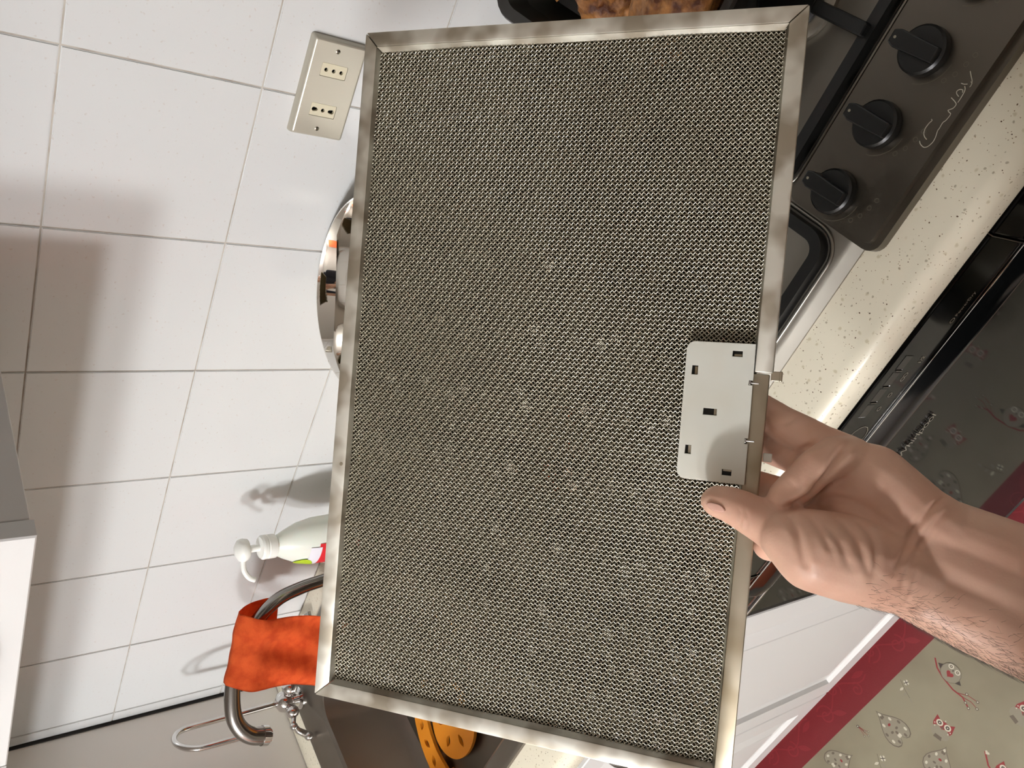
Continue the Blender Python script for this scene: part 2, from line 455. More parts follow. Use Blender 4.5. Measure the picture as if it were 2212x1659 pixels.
# ------------------------------------------------------------------ wall cabinet and hood (above)
ZB = .041 + Z0
t = thing('wall_cabinet', 'white wall cabinet with framed doors above the sink', 'cabinet', (-.76, -.17, ZB))
bm = NB(); box(bm, (-1.226, -.326, ZB + .002), (-.306, -.002, ZB + .72), .001); obj('carcass', bm, M['white_carcass'], t)
d = panel_door(-.662, -.303, ZB, ZB + .72, -.35, t, 'door', .074, .03); bow_handle(-.478, ZB + .035, -.35, d)
d = panel_door(-1.225, -.665, ZB, ZB + .72, -.35, t, 'door', .074, .03); bow_handle(-.94, ZB + .035, -.35, d)
t = thing('range_hood', 'steel range hood above the hob with its filter taken out', 'hood', (0, -.15, .21 + Z0))
bm = NB()
zz = .21 + Z0
for lo, hi in (((-.298, -.33, zz), (-.23, -.004, zz + .14)), ((.23, -.33, zz), (.298, -.004, zz + .14)), ((-.23, -.33, zz), (.23, -.29, zz + .14)), ((-.23, -.035, zz), (.23, -.004, zz + .14)), ((-.298, -.33, zz + .14), (.298, -.004, zz + .5))):
    box(bm, lo, hi)
obj('housing', bm, M['steel_dark'], t)
bm = NB(); lathe(bm, [(.06, zz + .05), (.09, zz + .06), (.09, zz + .139)], (0, -.16, 0), 24); obj('fan_motor', bm, M['black_plastic'], t, 'auto')

# ------------------------------------------------------------------ dishwasher
DY = -.613
t = thing('dishwasher', 'dark glossy built in dishwasher below the worktop edge', 'dishwasher', (0, -.3, 0))
bm = NB(); box(bm, (-.298, -.575, .05), (.298, -.02, .855)); obj('body', bm, M['black_plastic'], t)
ZP0, ZP1, ZD = -.622 + Z0, -.556 + Z0, -.668 + Z0
bm = NB(); box(bm, (-.213, DY, ZP0 + .002), (.213, -.575, ZP1), .0015); cp = obj('control_panel', bm, M['black_glass'], t)
for s in (-1, 1):
    a, b_ = sorted((s * .2155, s * .299)); bm = NB(); box(bm, (a, DY, ZP0 + .002), (b_, -.575, ZP1), .002); obj('panel_end', bm, M['dw_door'], t)
    a, b_ = sorted((s * .2565, s * .299)); bm = NB(); box(bm, (a, DY, ZD + .002), (b_, -.575, ZP0 + .0015), .001); obj('handle_end', bm, M['dw_door'], t)
for xe in (-.2145, .2135):
    bm = NB(); box(bm, (xe, DY - .001, ZP1 - .065), (xe + .001, -.58, ZP1)); obj('panel_edge', bm, M['satin_chrome'], t)
bm = NB(); box(bm, (-.256, DY - .002, ZP0 - .001), (.256, DY + .006, ZP0 + .0015), .0006); obj('upper_trim', bm, M['chrome'], t)
# scooped handle
bm = NB(); n = 14; rows = []
hx = [-.256, -.254, -.246, -.228] + [-.228 + .456 * k / 10 for k in range(1, 10)] + [.228, .246, .254, .256]
for x in hx:
    e = max(0.0, (abs(x) - .228) / .028); dep = .022 * math.sqrt(max(0, 1 - e * e))
    row = []
    for k in range(n + 1):
        f = k / n; row.append(bm.verts.new((x, DY + .001 - .012 * math.sin(math.pi * f) * (dep / .022), ZP0 - .001 + (ZD + .003 - ZP0 + .001) * f)))
    rows.append(row)
for a, b_ in zip(rows, rows[1:]):
    for k in range(n): bm.faces.new((a[k], b_[k], b_[k + 1], a[k + 1]))
obj('handle', bm, M['black_gloss'], t, True)
bm = NB(); box(bm, (-.256, DY + .002, ZD + .002), (.256, -.575, ZP0 + .001)); obj('handle_back', bm, M['black_plastic'], t)
bm = NB(); box(bm, (-.299, DY, -1.370 + Z0), (.299, -.575, ZD - .001), .0015); dr = obj('door', bm, M['dw_door'], t)
bm = NB(); box(bm, (-.299, DY - .003, ZD - .0015), (.299, DY + .006, ZD + .002), .0008); obj('door_trim', bm, M['chrome'], t)
bm = NB(); box(bm, (-.299, DY - .0015, -1.3735 + Z0), (.299, -.58, -1.3705 + Z0)); obj('bottom_trim', bm, M['satin_chrome'], t)
bm = NB(); box(bm, (-.299, -.56, 0), (.299, -.55, .05)); obj('toe_kick', bm, M['black_plastic'], t)
def front_text(body, size, x, z, ext, mt, name, parent, shear=0, spacing=1, y=DY):
    b_ = text_bm(body, size, ext, shear, spacing)
    for v in b_.verts: v.co = Vector((x + v.co.x, y - .0004 - ext - v.co.z, z + v.co.y))
    return obj(name, b_, mt, parent)
front_text('Whirlpool', .0165, -.046, -.7285 + Z0, .0012, M['chrome'], 'logo', dr, .22, .92)
front_text('PowerDry', .0062, .137, -.6045 + Z0, .0001, M['p_brown'], 'printed_text', cp)
front_text('1/2', .007, .084, -.605 + Z0, .0001, M['p_grey'], 'printed_text', cp)
bm = NB()
def ring_xz(b_, x, z, r, w, y=DY - .0005, sx=1.0):
    n_ = 14; A = []; B = []
    for k in range(n_):
        a = 2 * math.pi * k / n_
        A.append(b_.verts.new((x + sx * r * math.cos(a), y, z + r * math.sin(a)))); B.append(b_.verts.new((x + sx * (r - w) * math.cos(a), y, z + (r - w) * math.sin(a))))
    for k in range(n_): b_.faces.new((A[k], A[(k + 1) % n_], B[(k + 1) % n_], B[k]))
for x in (.066, .071, .047, .030): ring_xz(bm, x, -.5955 + Z0, .0028, .0005)
ring_xz(bm, -.008, -.5955 + Z0, .016, .0006); ring_xz(bm, .1325, -.6022 + Z0, .0030, .0006)
obj('printed_symbols', bm, M['p_grey'], cp, kind='stuff')
for x in (.028, .047, .066, .085):
    bm = NB(); box(bm, (x - .0085, DY - .0003, -.583 + Z0), (x + .0085, DY + .002, -.568 + Z0), .001)
    b1 = obj('button', bm, M['black_gloss'], cp)
for x in (.0377, .0567, .0757):
    bm = NB(); box(bm, (x - .0004, DY - .0008, -.582 + Z0), (x + .0004, DY, -.571 + Z0)); obj('button_divider', bm, M['satin_chrome'], cp)

# ------------------------------------------------------------------ hob
HZ = .9
t = thing('gas_hob', 'dark stainless steel gas hob set on the worktop with front knobs', 'hob', (.3, -.3, HZ))
HX0, HX1 = -.05, .67
bm = NB()
out = rrect(HX0, -.551, HX1, -.05, .02)
steps = [(0, .0), (.0, .002), (.009, .0072), (.013, .0098), (.030, .0092)]
rings = []
cx, cy = (HX0 + HX1) / 2, -.30
for i, h in steps:
    rings.append([bm.verts.new((cx + (x - cx) * (1 - i / ((HX1 - HX0) / 2)), cy + (y - cy) * (1 - i / .25), HZ + h)) for x, y in out])
for a, b_ in zip(rings, rings[1:]):
    n = len(a)
    for k in range(n): bm.faces.new((a[k], a[(k + 1) % n], b_[(k + 1) % n], b_[k]))
bm.faces.new(rings[-1]); bm.faces.new(rings[0][::-1])
obj('top_plate', bm, M['steel_dark'], t, 'auto')
bm = NB(); prism(bm, rrect(.160, -.565, .458, -.462, .012), lambda a, b, h: Vector((a, b, h)), HZ, HZ + .0165, .0)
bmesh.ops.bevel(bm, geom=[e for e in bm.edges if all(v.co.z > HZ + .016 for v in e.verts)], offset=.006, segments=4, affect='EDGES')
ks = obj('knob_strip', bm, M['strip_steel'], t, 'auto')
KZ = HZ + .0165
def knob(x, y):
    b_ = NB(); lathe(b_, [(.0185, KZ), (.0195, KZ + .002), (.0190, KZ + .009), (.0172, KZ + .0108)], (x, y, 0), 28)
    k_ = obj('knob', b_, M['black_plastic'], t, 'auto')
    b_ = NB(); prism(b_, [(x - .0062, y - .0165), (x + .0062, y - .0165), (x + .0072, y + .020), (x + .005, y + .0258), (x - .005, y + .0258), (x - .0072, y + .020)], lambda a, b, h: Vector((a, b, h)), KZ + .003, KZ + .0165, .0012)
    obj('grip', b_, M['black_plastic'], k_)
    b_ = NB(); lathe(b_, [(.0012, KZ + .0160), (.0012, KZ + .0168)], (x, y + .0215, 0), 10); obj('pointer_dot', b_, M['p_grey'], k_)
for x in (.187, .248, .309, .370, .431): knob(x, -.507)
# script logo, printed line by line
candy = [[[.2559, -.5491], [.2569, -.5461], [.2591, -.5438], [.2624, -.5427], [.2666, -.5429], [.2692, -.5437], [.2699, -.5425]], [[.2526, -.5447], [.2509, -.5469], [.2502, -.5507], [.252, -.5531], [.256, -.5545], [.2602, -.5542], [.2648, -.5525], [.2671, -.5526], [.2715, -.5522], [.2739, -.5534], [.2789, -.5537], [.2796, -.5519], [.2804, -.5501], [.2816, -.551], [.2834, -.5526], [.2864, -.5529], [.2879, -.5503], [.289, -.5463]], [[.2881, -.5531], [.2928, -.553], [.2976, -.5522], [.2998, -.5502]], [[.2919, -.551], [.2928, -.5485], [.2944, -.5472], [.2964, -.5483], [.2969, -.5506], [.2953, -.5516]], [[.3005, -.5463], [.3007, -.5486], [.3018, -.5512]], [[.3102, -.5469], [.3074, -.55], [.3046, -.5531], [.302, -.5541], [.3006, -.5539]], [[.3043, -.5522], [.3031, -.5543]]]
bm = NB()
for l in candy: stroke_faces(bm, [(p.x, p.y) for p in spline([(a, b_, 0) for a, b_ in l], 4)], .0006, KZ + .0002)
obj('script_logo', bm, M['p_cream'], ks)
for kx in (.187, .248, .309, .370, .431):
    bm = NB()
    for dx, dy in ((-.012, -.026), (-.005, -.031), (.004, -.034), (.012, -.036)):
        stroke_faces(bm, [(kx + dx + .0018 * math.cos(a), -.507 + dy + .0018 * math.sin(a)) for a in [k * math.pi / 5 for k in range(11)]], .0003, KZ + .0002)
    stroke_faces(bm, [(kx + .024 * math.cos(a), -.507 + .024 * math.sin(a)) for a in [math.radians(190 + k * 8) for k in range(11)]], .0003, KZ + .0002)
    obj('knob_symbols', bm, M['p_grey'], ks)
# grates: rounded rings of square bar with fingers
def grate(x0, y0, x1, y1, label=None):
    b_ = NB(); zb, zt = HZ + .010, HZ + .022; w = .0105
    o_ = rrect(x0, y0, x1, y1, .022, 8); i_ = rrect(x0 + w, y0 + w, x1 - w, y1 - w, .012, 8)
    vo = [[b_.verts.new((x, y, z)) for x, y in o_] for z in (zb, zt)]; vi = [[b_.verts.new((x, y, z)) for x, y in i_] for z in (zb, zt)]
    n_ = len(o_)
    for k in range(n_):
        j = (k + 1) % n_
        b_.faces.new((vo[0][k], vo[0][j], vo[1][j], vo[1][k])); b_.faces.new((vi[0][j], vi[0][k], vi[1][k], vi[1][j]))
        b_.faces.new((vo[1][k], vo[1][j], vi[1][j], vi[1][k])); b_.faces.new((vo[0][j], vo[0][k], vi[0][k], vi[0][j]))
    g_ = obj('pan_support', b_, M['enamel'], t, 'auto')
    b_ = NB(); rp = rrect(x0 - .004, y0 - .004, x1 + .004, y1 + .004, .026, 8); rp.append(rp[0]); tube(b_, [(x, y, HZ + .0098) for x, y in rp], .0022, 8, False); obj('recess_rim', b_, M['steel'], t, True)
    cx_, cy_ = (x0 + x1) / 2, (y0 + y1) / 2
    for dx, dy in ((1, 0), (-1, 0), (0, 1), (0, -1)):
        b_ = NB(); L = (x1 - x0) / 2 if dx else (y1 - y0) / 2
        a0, a1 = .35 * L, L - .004
        lo = Vector((cx_ + dx * a0, cy_ + dy * a0, 0)); hi = Vector((cx_ + dx * a1, cy_ + dy * a1, 0)); wv = Vector((abs(dy), abs(dx), 0)) * .006
        p_ = Vector((min(lo.x, hi.x), min(lo.y, hi.y), HZ + .014)) - wv; q_ = Vector((max(lo.x, hi.x), max(lo.y, hi.y), HZ + .030)) + wv
        box(b_, p_, q_, .002); obj('finger', b_, M['enamel'], g_)
    b_ = NB(); lathe(b_, [(.042, HZ + .0095), (.042, HZ + .014), (.036, HZ + .018)], (cx_, cy_, 0), 28); bu = obj('burner', b_, M['steel'], t, 'auto')
    b_ = NB(); lathe(b_, [(.033, HZ + .018), (.034, HZ + .022), (.030, HZ + .0255)], (cx_, cy_, 0), 28); obj('burner_cap', b_, M['enamel'], bu, 'auto')
grate(-.035, -.531, .1525, -.300); grate(-.035, -.29, .1525, -.075); grate(.163, -.458, .445, -.27); grate(.456, -.531, .65, -.300)

# ------------------------------------------------------------------ roasting pan with roast
t = thing('roasting_pan', 'dark roasting pan at the back of the hob holding the roast', 'pan', (.35, -.2, HZ + .03))
bm = NB(); x0, x1, y0, y1 = .172, .50, -.352, -.035; pz = HZ + .031
prof = [(.02, 0), (.0, .052), (-.012, .055), (-.014, .052), (-.003, .049), (.024, .004)]
pr_ = []
for i, h in prof: pr_.append([bm.verts.new((x, y, pz + h)) for x, y in rrect(x0 + i, y0 + i, x1 - i, y1 - i, .035 - min(i, .02) * .5, 6)])
for a, b_ in zip(pr_, pr_[1:]):
    n = len(a)
    for k in range(n): bm.faces.new((a[k], a[(k + 1) % n], b_[(k + 1) % n], b_[k]))
bm.faces.new(pr_[0][::-1]); bm.faces.new(pr_[-1]); obj('tray', bm, M['pan'], t, 'auto')
for i, (cx_, cy_, r_, lab) in enumerate(((.262, -.095, .058, 'browned roast joint in the roasting pan, piece nearest the tiled wall'), (.266, -.193, .060, 'browned roast joint in the roasting pan, middle piece'), (.262, -.292, .058, 'browned roast joint in the roasting pan, piece nearest the knobs'))):
    bm = NB(); bmesh.ops.create_icosphere(bm, subdivisions=5, radius=1)
    for v in bm.verts:
        p_ = v.co.copy(); d_ = 1 + .16 * noise.noise(p_ * 2.2 + Vector((i * 7, 0, 0))) + .07 * noise.noise(p_ * 7) + .035 * noise.noise(p_ * 19)
        v.co = Vector((cx_ + p_.x * r_ * 1.05 * d_, cy_ + p_.y * r_ * .72 * d_, pz + .042 + p_.z * r_ * .62 * d_))
        v.co.z = max(v.co.z, pz + .006)
    tag(obj('roast', bm, M['roast'], None, True), lab, 'roast', 'roast pieces in the pan')

# ------------------------------------------------------------------ sink
t = thing('sink', 'stainless steel inset sink in the worktop corner', 'sink', (-.85, -.3, .75))
bm = NB(); SB = .9 - .14
loops = []
for x0, y0, x1, y1, r_, z in ((SX0, SY0, SX1, SY1, .02, .900), (SX0 + .001, SY0 + .001, SX1 - .001, SY1 - .001, .02, .904), (SX0 + .006, SY0 + .006, SX1 - .006, SY1 - .006, .02, .9055), (SX0 + .014, SY0 + .012, SX1 - .014, SY1 - .012, .018, .9035),
                              (-1.082, -.525, -.57, -.145, .05, .9030), (-1.077, -.520, -.575, -.150, .05, .898), (-1.070, -.513, -.582, -.157, .055, SB + .02), (-1.055, -.498, -.597, -.172, .05, SB)):
    loops.append([bm.verts.new((x, y, z)) for x, y in rrect(x0, y0, x1, y1, r_, 7)])
for a, b_ in zip(loops, loops[1:]):
    n = len(a)
    for k in range(n): bm.faces.new((a[k], a[(k + 1) % n], b_[(k + 1) % n], b_[k]))
bm.faces.new(loops[-1]); obj('basin', bm, M['sink_steel'], t, 'auto')
bm = NB(); lathe(bm, [(.04, SB + .0005), (.042, SB + .003), (.03, SB + .002), (.028, SB - .004)], (-.75, -.33, 0), 24); obj('drain', bm, M['chrome'], t, 'auto')

# orange sink mat: curved band and rosette with leaf-shaped holes
def leaf(cx_, cy_, L, w, ang):
    pts = []
    for k in range(7): f = k / 6; pts.append((-L / 2 + L * f, w * math.sin(math.pi * f)))
    for k in range(1, 6): f = 1 - k / 6; pts.append((-L / 2 + L * f, -w * math.sin(math.pi * f)))
    ca, sa = math.cos(ang), math.sin(ang)
    return [(cx_ + x * ca - y * sa, cy_ + x * sa + y * ca) for x, y in pts]
ZM = SB + .012
t = thing('sink_mat', 'orange plastic sink mat with leaf shaped holes on the basin floor', 'sink mat', (-.9, -.3, SB))
ox, oy = -.80, -.365
def arc_pt(r, deg): a = math.radians(deg); return (ox + r * math.cos(a) * 1.0, oy + r * math.sin(a) * .8)
band = [arc_pt(.235, d_) for d_ in range(95, 226, 6)] + [arc_pt(.19, d_) for d_ in range(225, 94, -6)]
holes = [leaf(*arc_pt(.2125, d_), .022, .006, math.radians(d_ + 60 * (1 if i % 2 else -1))) for i, d_ in enumerate(range(102, 224, 11))]
bm = shape2d([band] + holes, .006)
bmesh.ops.translate(bm, verts=bm.verts, vec=(0, 0, ZM)); obj('curved_band', bm, M['orange_plastic'], t)
dc = (-.902, -.352)
disc = [(dc[0] + .072 * math.cos(2 * math.pi * k / 40), dc[1] + .060 * math.sin(2 * math.pi * k / 40)) for k in range(40)]
holes = [leaf(dc[0] + .044 * math.cos(a), dc[1] + .036 * math.sin(a), .024, .006, a) for a in [2 * math.pi * k / 6 + .4 for k in range(6)]]
bm = shape2d([disc] + holes, .006)
bmesh.ops.translate(bm, verts=bm.verts, vec=(0, 0, ZM)); obj('rosette', bm, M['orange_plastic'], t)
bm = shape2d([rrect(-.80, -.30, -.64, -.19, .03), leaf(-.72, -.245, .06, .014, .4)], .006)
bmesh.ops.translate(bm, verts=bm.verts, vec=(0, 0, ZM)); obj('corner_plate', bm, M['orange_plastic'], t)
for x, y in ((-.98, -.25), (-.895, -.335), (-.78, -.25), (-.66, -.25), (-.99, -.40)):
    bm = NB(); lathe(bm, [(.006, SB + .0005), (.006, ZM - .003)], (x, y, 0), 10); obj('foot', bm, M['orange_plastic'], t)

# ------------------------------------------------------------------ taps
t = thing('kitchen_tap', 'satin steel swan neck tap with a thick spout under the orange cloth', 'tap', P(-.795, -.085, -.508))
bm = NB(); bz = .9037
lathe(bm, [(.028, bz), (.028, bz + .006), (.022, bz + .010), (.019, bz + .018), (.0125, bz + .026)], (-.795, -.09, 0), 28); obj('tap_base', bm, M['chrome'], t, 'auto')
SP = [(-.793, -.088, -.488), (-.795, -.09, -.46), (-.798, -.095, -.42), (-.806, -.105, -.378), (-.834, -.125, -.340), (-.87, -.155, -.315), (-.90, -.18, -.304), (-.935, -.210, -.303), (-.955, -.228, -.313), (-.967, -.239, -.330), (-.972, -.243, -.350)]
sp = spline([P(*p) for p in SP], 6)
bm = NB(); tube(bm, sp, [.0105 + .0042 * (i / (len(sp) - 1)) ** 1.5 for i in range(len(sp))], 20); obj('spout', bm, M['satin_chrome'], t, True)
e0 = Vector(sp[-1]); ed = (sp[-1] - sp[-4]).normalized()
bm = NB(); tube(bm, [e0 - ed * .002, e0 + ed * .008], .0160, 20); tube(bm, [e0 + ed * .007, e0 + ed * .012], .0125, 20); obj('aerator', bm, M['chrome'], t, 'auto')
bm = NB(); tube(bm, [(-.775, -.09, bz + .012), (-.74, -.10, bz + .018), (-.715, -.115, bz + .028)], [.007, .006, .0045], 10); obj('lever', bm, M['chrome'], t, True)

t = thing('filter_tap', 'chrome water filter tap with a thin looped gooseneck in the sink corner', 'tap', P(-1.147, -.10, -.51))
bm = NB(); gx, gy = -1.135, -.105
lathe(bm, [(.022, bz), (.022, bz + .004), (.015, bz + .008), (.013, bz + .018), (.019, bz + .026), (.021, bz + .034), (.017, bz + .044), (.008, bz + .05)], (gx, gy, 0), 24); obj('tap_body', bm, M['chrome'], t, 'auto')
gd = Vector((.62, -.785, 0)); gr = .048; zt = 1.118
gp = [Vector((gx, gy, bz + .045)), Vector((gx, gy, bz + .10)), Vector((gx, gy, zt - .03)), Vector((gx, gy, zt))]
for k in range(1, 9):
    a = math.pi * k / 8; gp.append(Vector((gx, gy, zt)) + gd * gr * (1 - math.cos(a)) + Vector((0, 0, gr * .75 * math.sin(a))))
gp.append(gp[-1] + Vector((.002, -.002, -.035))); gp.append(gp[-1] + Vector((.002, -.002, -.035)))
gs = spline(gp, 4)
bm = NB(); tube(bm, gs, [.0052 if i > 5 else .006 for i in range(len(gs))], 14); obj('gooseneck', bm, M['chrome'], t, True)
bm = NB(); ball(bm, (gx + .006, gy - .028, bz + .028), .0125); tube(bm, [(gx, gy, bz + .03), (gx + .006, gy - .03, bz + .028)], .008, 10); obj('valve', bm, M['chrome'], t, True)
bm = NB(); tube(bm, [(gx + .006, gy - .035, bz + .028), (gx + .004, gy - .052, bz + .034), (gx - .006, gy - .062, bz + .026), (gx - .004, gy - .078, bz + .012)], [.005, .0045, .006, .007], 10); ball(bm, (gx - .004, gy - .08, bz + .011), .0085); ball(bm, (gx + .002, gy - .056, bz + .034), .0075); obj('lever', bm, M['chrome'], t, True)
bm = NB(); ball(bm, (gx + .028, gy + .010, bz + .026), .015); tube(bm, [(gx, gy, bz + .03), (gx + .03, gy + .01, bz + .026)], .009, 10); obj('mixer_knob', bm, M['chrome'], t, True)

# ------------------------------------------------------------------ orange cloth folded over the spout
bm = NB(); NS, NT = 34, 60
A0, A1 = P(-.800, -.118, -.312), P(-.893, -.180, -.290)      # crest line
al = (A1 - A0).normalized(); outd = Vector((-al.y, al.x, 0)).normalized()
if outd.y > 0: outd = -outd
grid = []
for i in range(NS + 1):
    s = i / NS; row = []
    for j in range(NT + 1):
        f = j / NT * 2 - .62            # <0 behind the spout, >0 in front
        c = A0.lerp(A1, s)
        if f < 0: d_ = -f; L = .075 * d_ / .62; side = -1
        else: d_ = f; L = .20 * d_ / 1.38; side = 1
        w = .014 * (1 - math.exp(-L / .012)) + .012 * math.exp(-((L - .03) / .025) ** 2)
        p_ = c + Vector((0, 0, -L + .004 * math.exp(-L / .006))) + outd * side * w
        fold = .010 * math.sin(s * 7 + L * 18) * min(1, L / .06) + .006 * math.sin(s * 13 - L * 30 + 1) * min(1, L / .08)
        p_ += outd * fold * side * (.6 if side > 0 else .35)
        p_ += al * ((s - .5) * (.004 if side > 0 else .02) * min(1, L / .12) + (.23 * L if side > 0 else .12 * L) + .003 * math.sin(L * 40))
        if side < 0: p_ += -al * .012 * min(1, L / .05)
        p_.z += .003 * noise.noise(p_ * 40)
        row.append(bm.verts.new(p_))
    grid.append(row)
for i in range(NS):
    for j in range(NT): bm.faces.new((grid[i][j], grid[i + 1][j], grid[i + 1][j + 1], grid[i][j + 1]))
bmesh.ops.solidify(bm, geom=bm.faces[:], thickness=.0016)
tag(obj('cleaning_cloth', bm, M['orange_cloth'], None, True), 'orange microfibre cloth folded over the thick tap spout', 'cloth')

# ------------------------------------------------------------------ soap bottle
bx, by = -.675, -.095
t = thing('soap_dispenser', 'white pump soap bottle standing on the sink deck by the tiles', 'soap bottle', (bx, by, .9065))
b0 = .9065
bm = NB(); lathe(bm, [(.030, b0), (.0385, b0 + .004), (.042, b0 + .03), (.0435, b0 + .07), (.042, b0 + .10), (.036, b0 + .125), (.026, b0 + .145), (.0185, b0 + .157), (.0165, b0 + .162)], (bx, by, 0), 40, sy=.75)
obj('bottle_body', bm, M['bottle'], t, True)
c0 = b0 + .160
bm = NB(); lathe(bm, [(.0185, c0), (.0190, c0 + .002), (.0190, c0 + .012), (.0178, c0 + .0135), (.0190, c0 + .015), (.0190, c0 + .020), (.0165, c0 + .023), (.007, c0 + .024)], (bx, by, 0), 32); obj('collar', bm, M['pump'], t, 'auto')
bm = NB(); lathe(bm, [(.0055, c0 + .022), (.0055, c0 + .045)], (bx, by, 0), 16); obj('pump_stem', bm, M['pump'], t, 'auto')
bm = NB(); lathe(bm, [(.009, c0 + .040), (.0165, c0 + .043), (.0180, c0 + .050), (.0165, c0 + .056), (.010, c0 + .0605), (.002, c0 + .062)], (bx, by, 0), 28); ph = obj('pump_head', bm, M['pump'], t, True)
nd = Vector((-.80, -.60, 0))
np_ = [Vector((bx, by, c0 + .049)) + nd * a + Vector((0, 0, z)) for a, z in ((.010, 0), (.026, .000), (.036, -.003), (.045, -.010), (.049, -.018))]
bm = NB(); tube(bm, spline(np_, 4), .0042, 12); obj('nozzle', bm, M['pump'], ph, True)
# printed label wrapped round the front
def wrap(bm_, a0, a1, z0, z1, n_=10, off=.0006, elliptic=False, mi=0):
    def rad(z):
        pr2 = [(b0 + .004, .0385), (b0 + .03, .042), (b0 + .07, .0435), (b0 + .10, .042), (b0 + .125, .036), (b0 + .145, .026)]
        for (za, ra), (zb, rb) in zip(pr2, pr2[1:]):
            if za <= z <= zb: return ra + (rb - ra) * (z - za) / (zb - za) + off
        return .043 + off
    cols = []
    for i in range(n_ + 1):
        a = math.radians(a0 + (a1 - a0) * i / n_)
        u_ = 2 * i / n_ - 1; hh = math.sqrt(max(.0004, 1 - u_ * u_)) if elliptic else 1
        zm, zh = (z0 + z1) / 2, (z1 - z0) / 2 * hh
        cols.append([bm_.verts.new((bx + rad(zm + zh * k) * math.cos(a), by + .75 * rad(zm + zh * k) * math.sin(a) + (-off if math.sin(a) < 0 else 0), zm + zh * k)) for k in (-1, -.5, 0, .5, 1)])
    for a, b_ in zip(cols, cols[1:]):
        for k in range(4): bm_.faces.new((a[k], b_[k], b_[k + 1], a[k + 1])).material_index = mi
bm = NB(); wrap(bm, 212, 300, b0 + .028, b0 + .098, 14); lab = obj('label', bm, M['label_red'], t, True, label='red printed label')
bm = NB(); wrap(bm, 203, 256, b0 + .100, b0 + .130, 14, .0010, True); obj('label_oval', bm, M['label_green'], t, True, label='green oval print')
bm = NB(); wrap(bm, 226, 292, b0 + .094, b0 + .112, 10, .0008); obj('label_band', bm, M['label_white'], t, True)
bm = NB(); wrap(bm, 240, 246, b0 + .050, b0 + .078, 2, .0012); wrap(bm, 246, 252, b0 + .072, b0 + .078, 2, .0012); wrap(bm, 252, 258, b0 + .050, b0 + .078, 2, .0012); wrap(bm, 228, 234, b0 + .055, b0 + .080, 2, .0012); obj('label_lettering', bm, M['label_white'], lab, True)

# ------------------------------------------------------------------ wall outlet
OX0, OX1, OZ0, OZ1 = -.043, .0735, -.306 + Z0, -.2385 + Z0
t = thing('wall_outlet', 'champagne double socket plate screwed on the white tiles', 'wall outlet', ((OX0 + OX1) / 2, 0, (OZ0 + OZ1) / 2))
def xz(a, b, h): return Vector((a, -h, b))
mods = [(.0385, 'simple'), (-.0085, 'double')]
ocz = (OZ0 + OZ1) / 2 + .001
hx_, hz_ = .0078, .0158
bm = shape2d([rrect(OX0 + .0045, OZ0 + .0045, OX1 - .0045, OZ1 - .0045, .001)] + [rrect(c - hx_, ocz - hz_, c + hx_, ocz + hz_, .0012) for c, k in mods], .003)
for v in bm.verts: v.co = Vector((v.co.x, -.0085 - v.co.z, v.co.y))
rr = []
for i, y in ((0, -.0003), (.0004, -.003), (.0016, -.0075), (.0030, -.0095), (.0045, -.0100)):
    rr.append([bm.verts.new((x, y, z)) for x, z in rrect(OX0 + i, OZ0 + i, OX1 - i, OZ1 - i, .0035 - .5 * i)])
for p_, q_ in zip(rr, rr[1:]):
    n = len(p_)
    for k in range(n): bm.faces.new((p_[k], p_[(k + 1) % n], q_[(k + 1) % n], q_[k]))
bmesh.ops.recalc_face_normals(bm, faces=bm.faces)
obj('face_plate', bm, M['outlet'], t, 'auto')
for c, k in mods:
    loops_ = [rrect(c - hx_ + .0004, ocz - hz_ + .0004, c + hx_ - .0004, ocz + hz_ - .0004, .0010)]
    for dz in (-.0093, 0, .0093):
        r_ = .0023
        hole = [(c + r_ * math.cos(a), ocz + dz + r_ * math.sin(a)) for a in [2 * math.pi * q / 14 for q in range(14)]]
        if k == 'double' and dz != 0:
            s_ = math.copysign(1, dz); zc_ = ocz + s_ * .0100
            hole = [(c + (.0026 if math.sin(a) * s_ > 0 else .0020) * math.cos(a), zc_ + (.0014 if math.sin(a) > 0 else -.0014) + .0024 * math.sin(a)) for a in [2 * math.pi * (q + .5) / 16 for q in range(16)]]
        loops_.append(hole)
    bm = shape2d(loops_, .0035)
    for v in bm.verts: v.co = Vector((v.co.x, -.0078 - v.co.z, v.co.y))
    bmesh.ops.recalc_face_normals(bm, faces=bm.faces)
    so = obj('socket_insert', bm, M['ivory'], t)
    bm = NB(); box(bm, (c - .0075, -.0045, ocz - .0155), (c + .0075, -.001, ocz + .0155)); obj('contact_holes', bm, M['hole'], so)
for x in (OX0 + .012, OX1 - .0125):
    bm = NB(); lathe(bm, [(.0026, .0085), (.0026, .0104), (.0018, .0109)], (x, 0, ocz + .0015), 16, axis='y'); sc = obj('screw', bm, M['screw'], t, 'auto')
    bm = NB(); box(bm, (x - .0020, -.0113, ocz + .0012), (x + .0020, -.0106, ocz + .0018)); obj('screw_slot', bm, M['hole'], sc)

# ------------------------------------------------------------------ polished steel bowl by the wall
cxb, cyb, rb, zr = -.185, -.123, .1205, -.327 + Z0
t = thing('steel_bowl', 'deep polished steel bowl standing on the worktop against the tiles', 'bowl', (cxb, cyb, .9))
bm = NB()
H_ = zr - .9
outp = [(.062, .0), (.066, .002), (.075, .03), (.093, .09), (.108, .14), (rb - .006, H_ - .008), (rb - .001, H_ - .003)]
rim = [(rb, H_ - .001), (rb, H_ + .0005), (rb - .0025, H_ + .001), (rb - .0035, H_ - .001)]
inp = [(rb - .0072, H_ - .009), (.1065, .14), (.0915, .091), (.0735, .031), (.060, .006), (.03, .004)]
lathe(bm, [(r_, .9 + h) for r_, h in outp + rim + inp], (cxb, cyb, 0), 96); obj('bowl_body', bm, M['mirror'], t, 'auto')

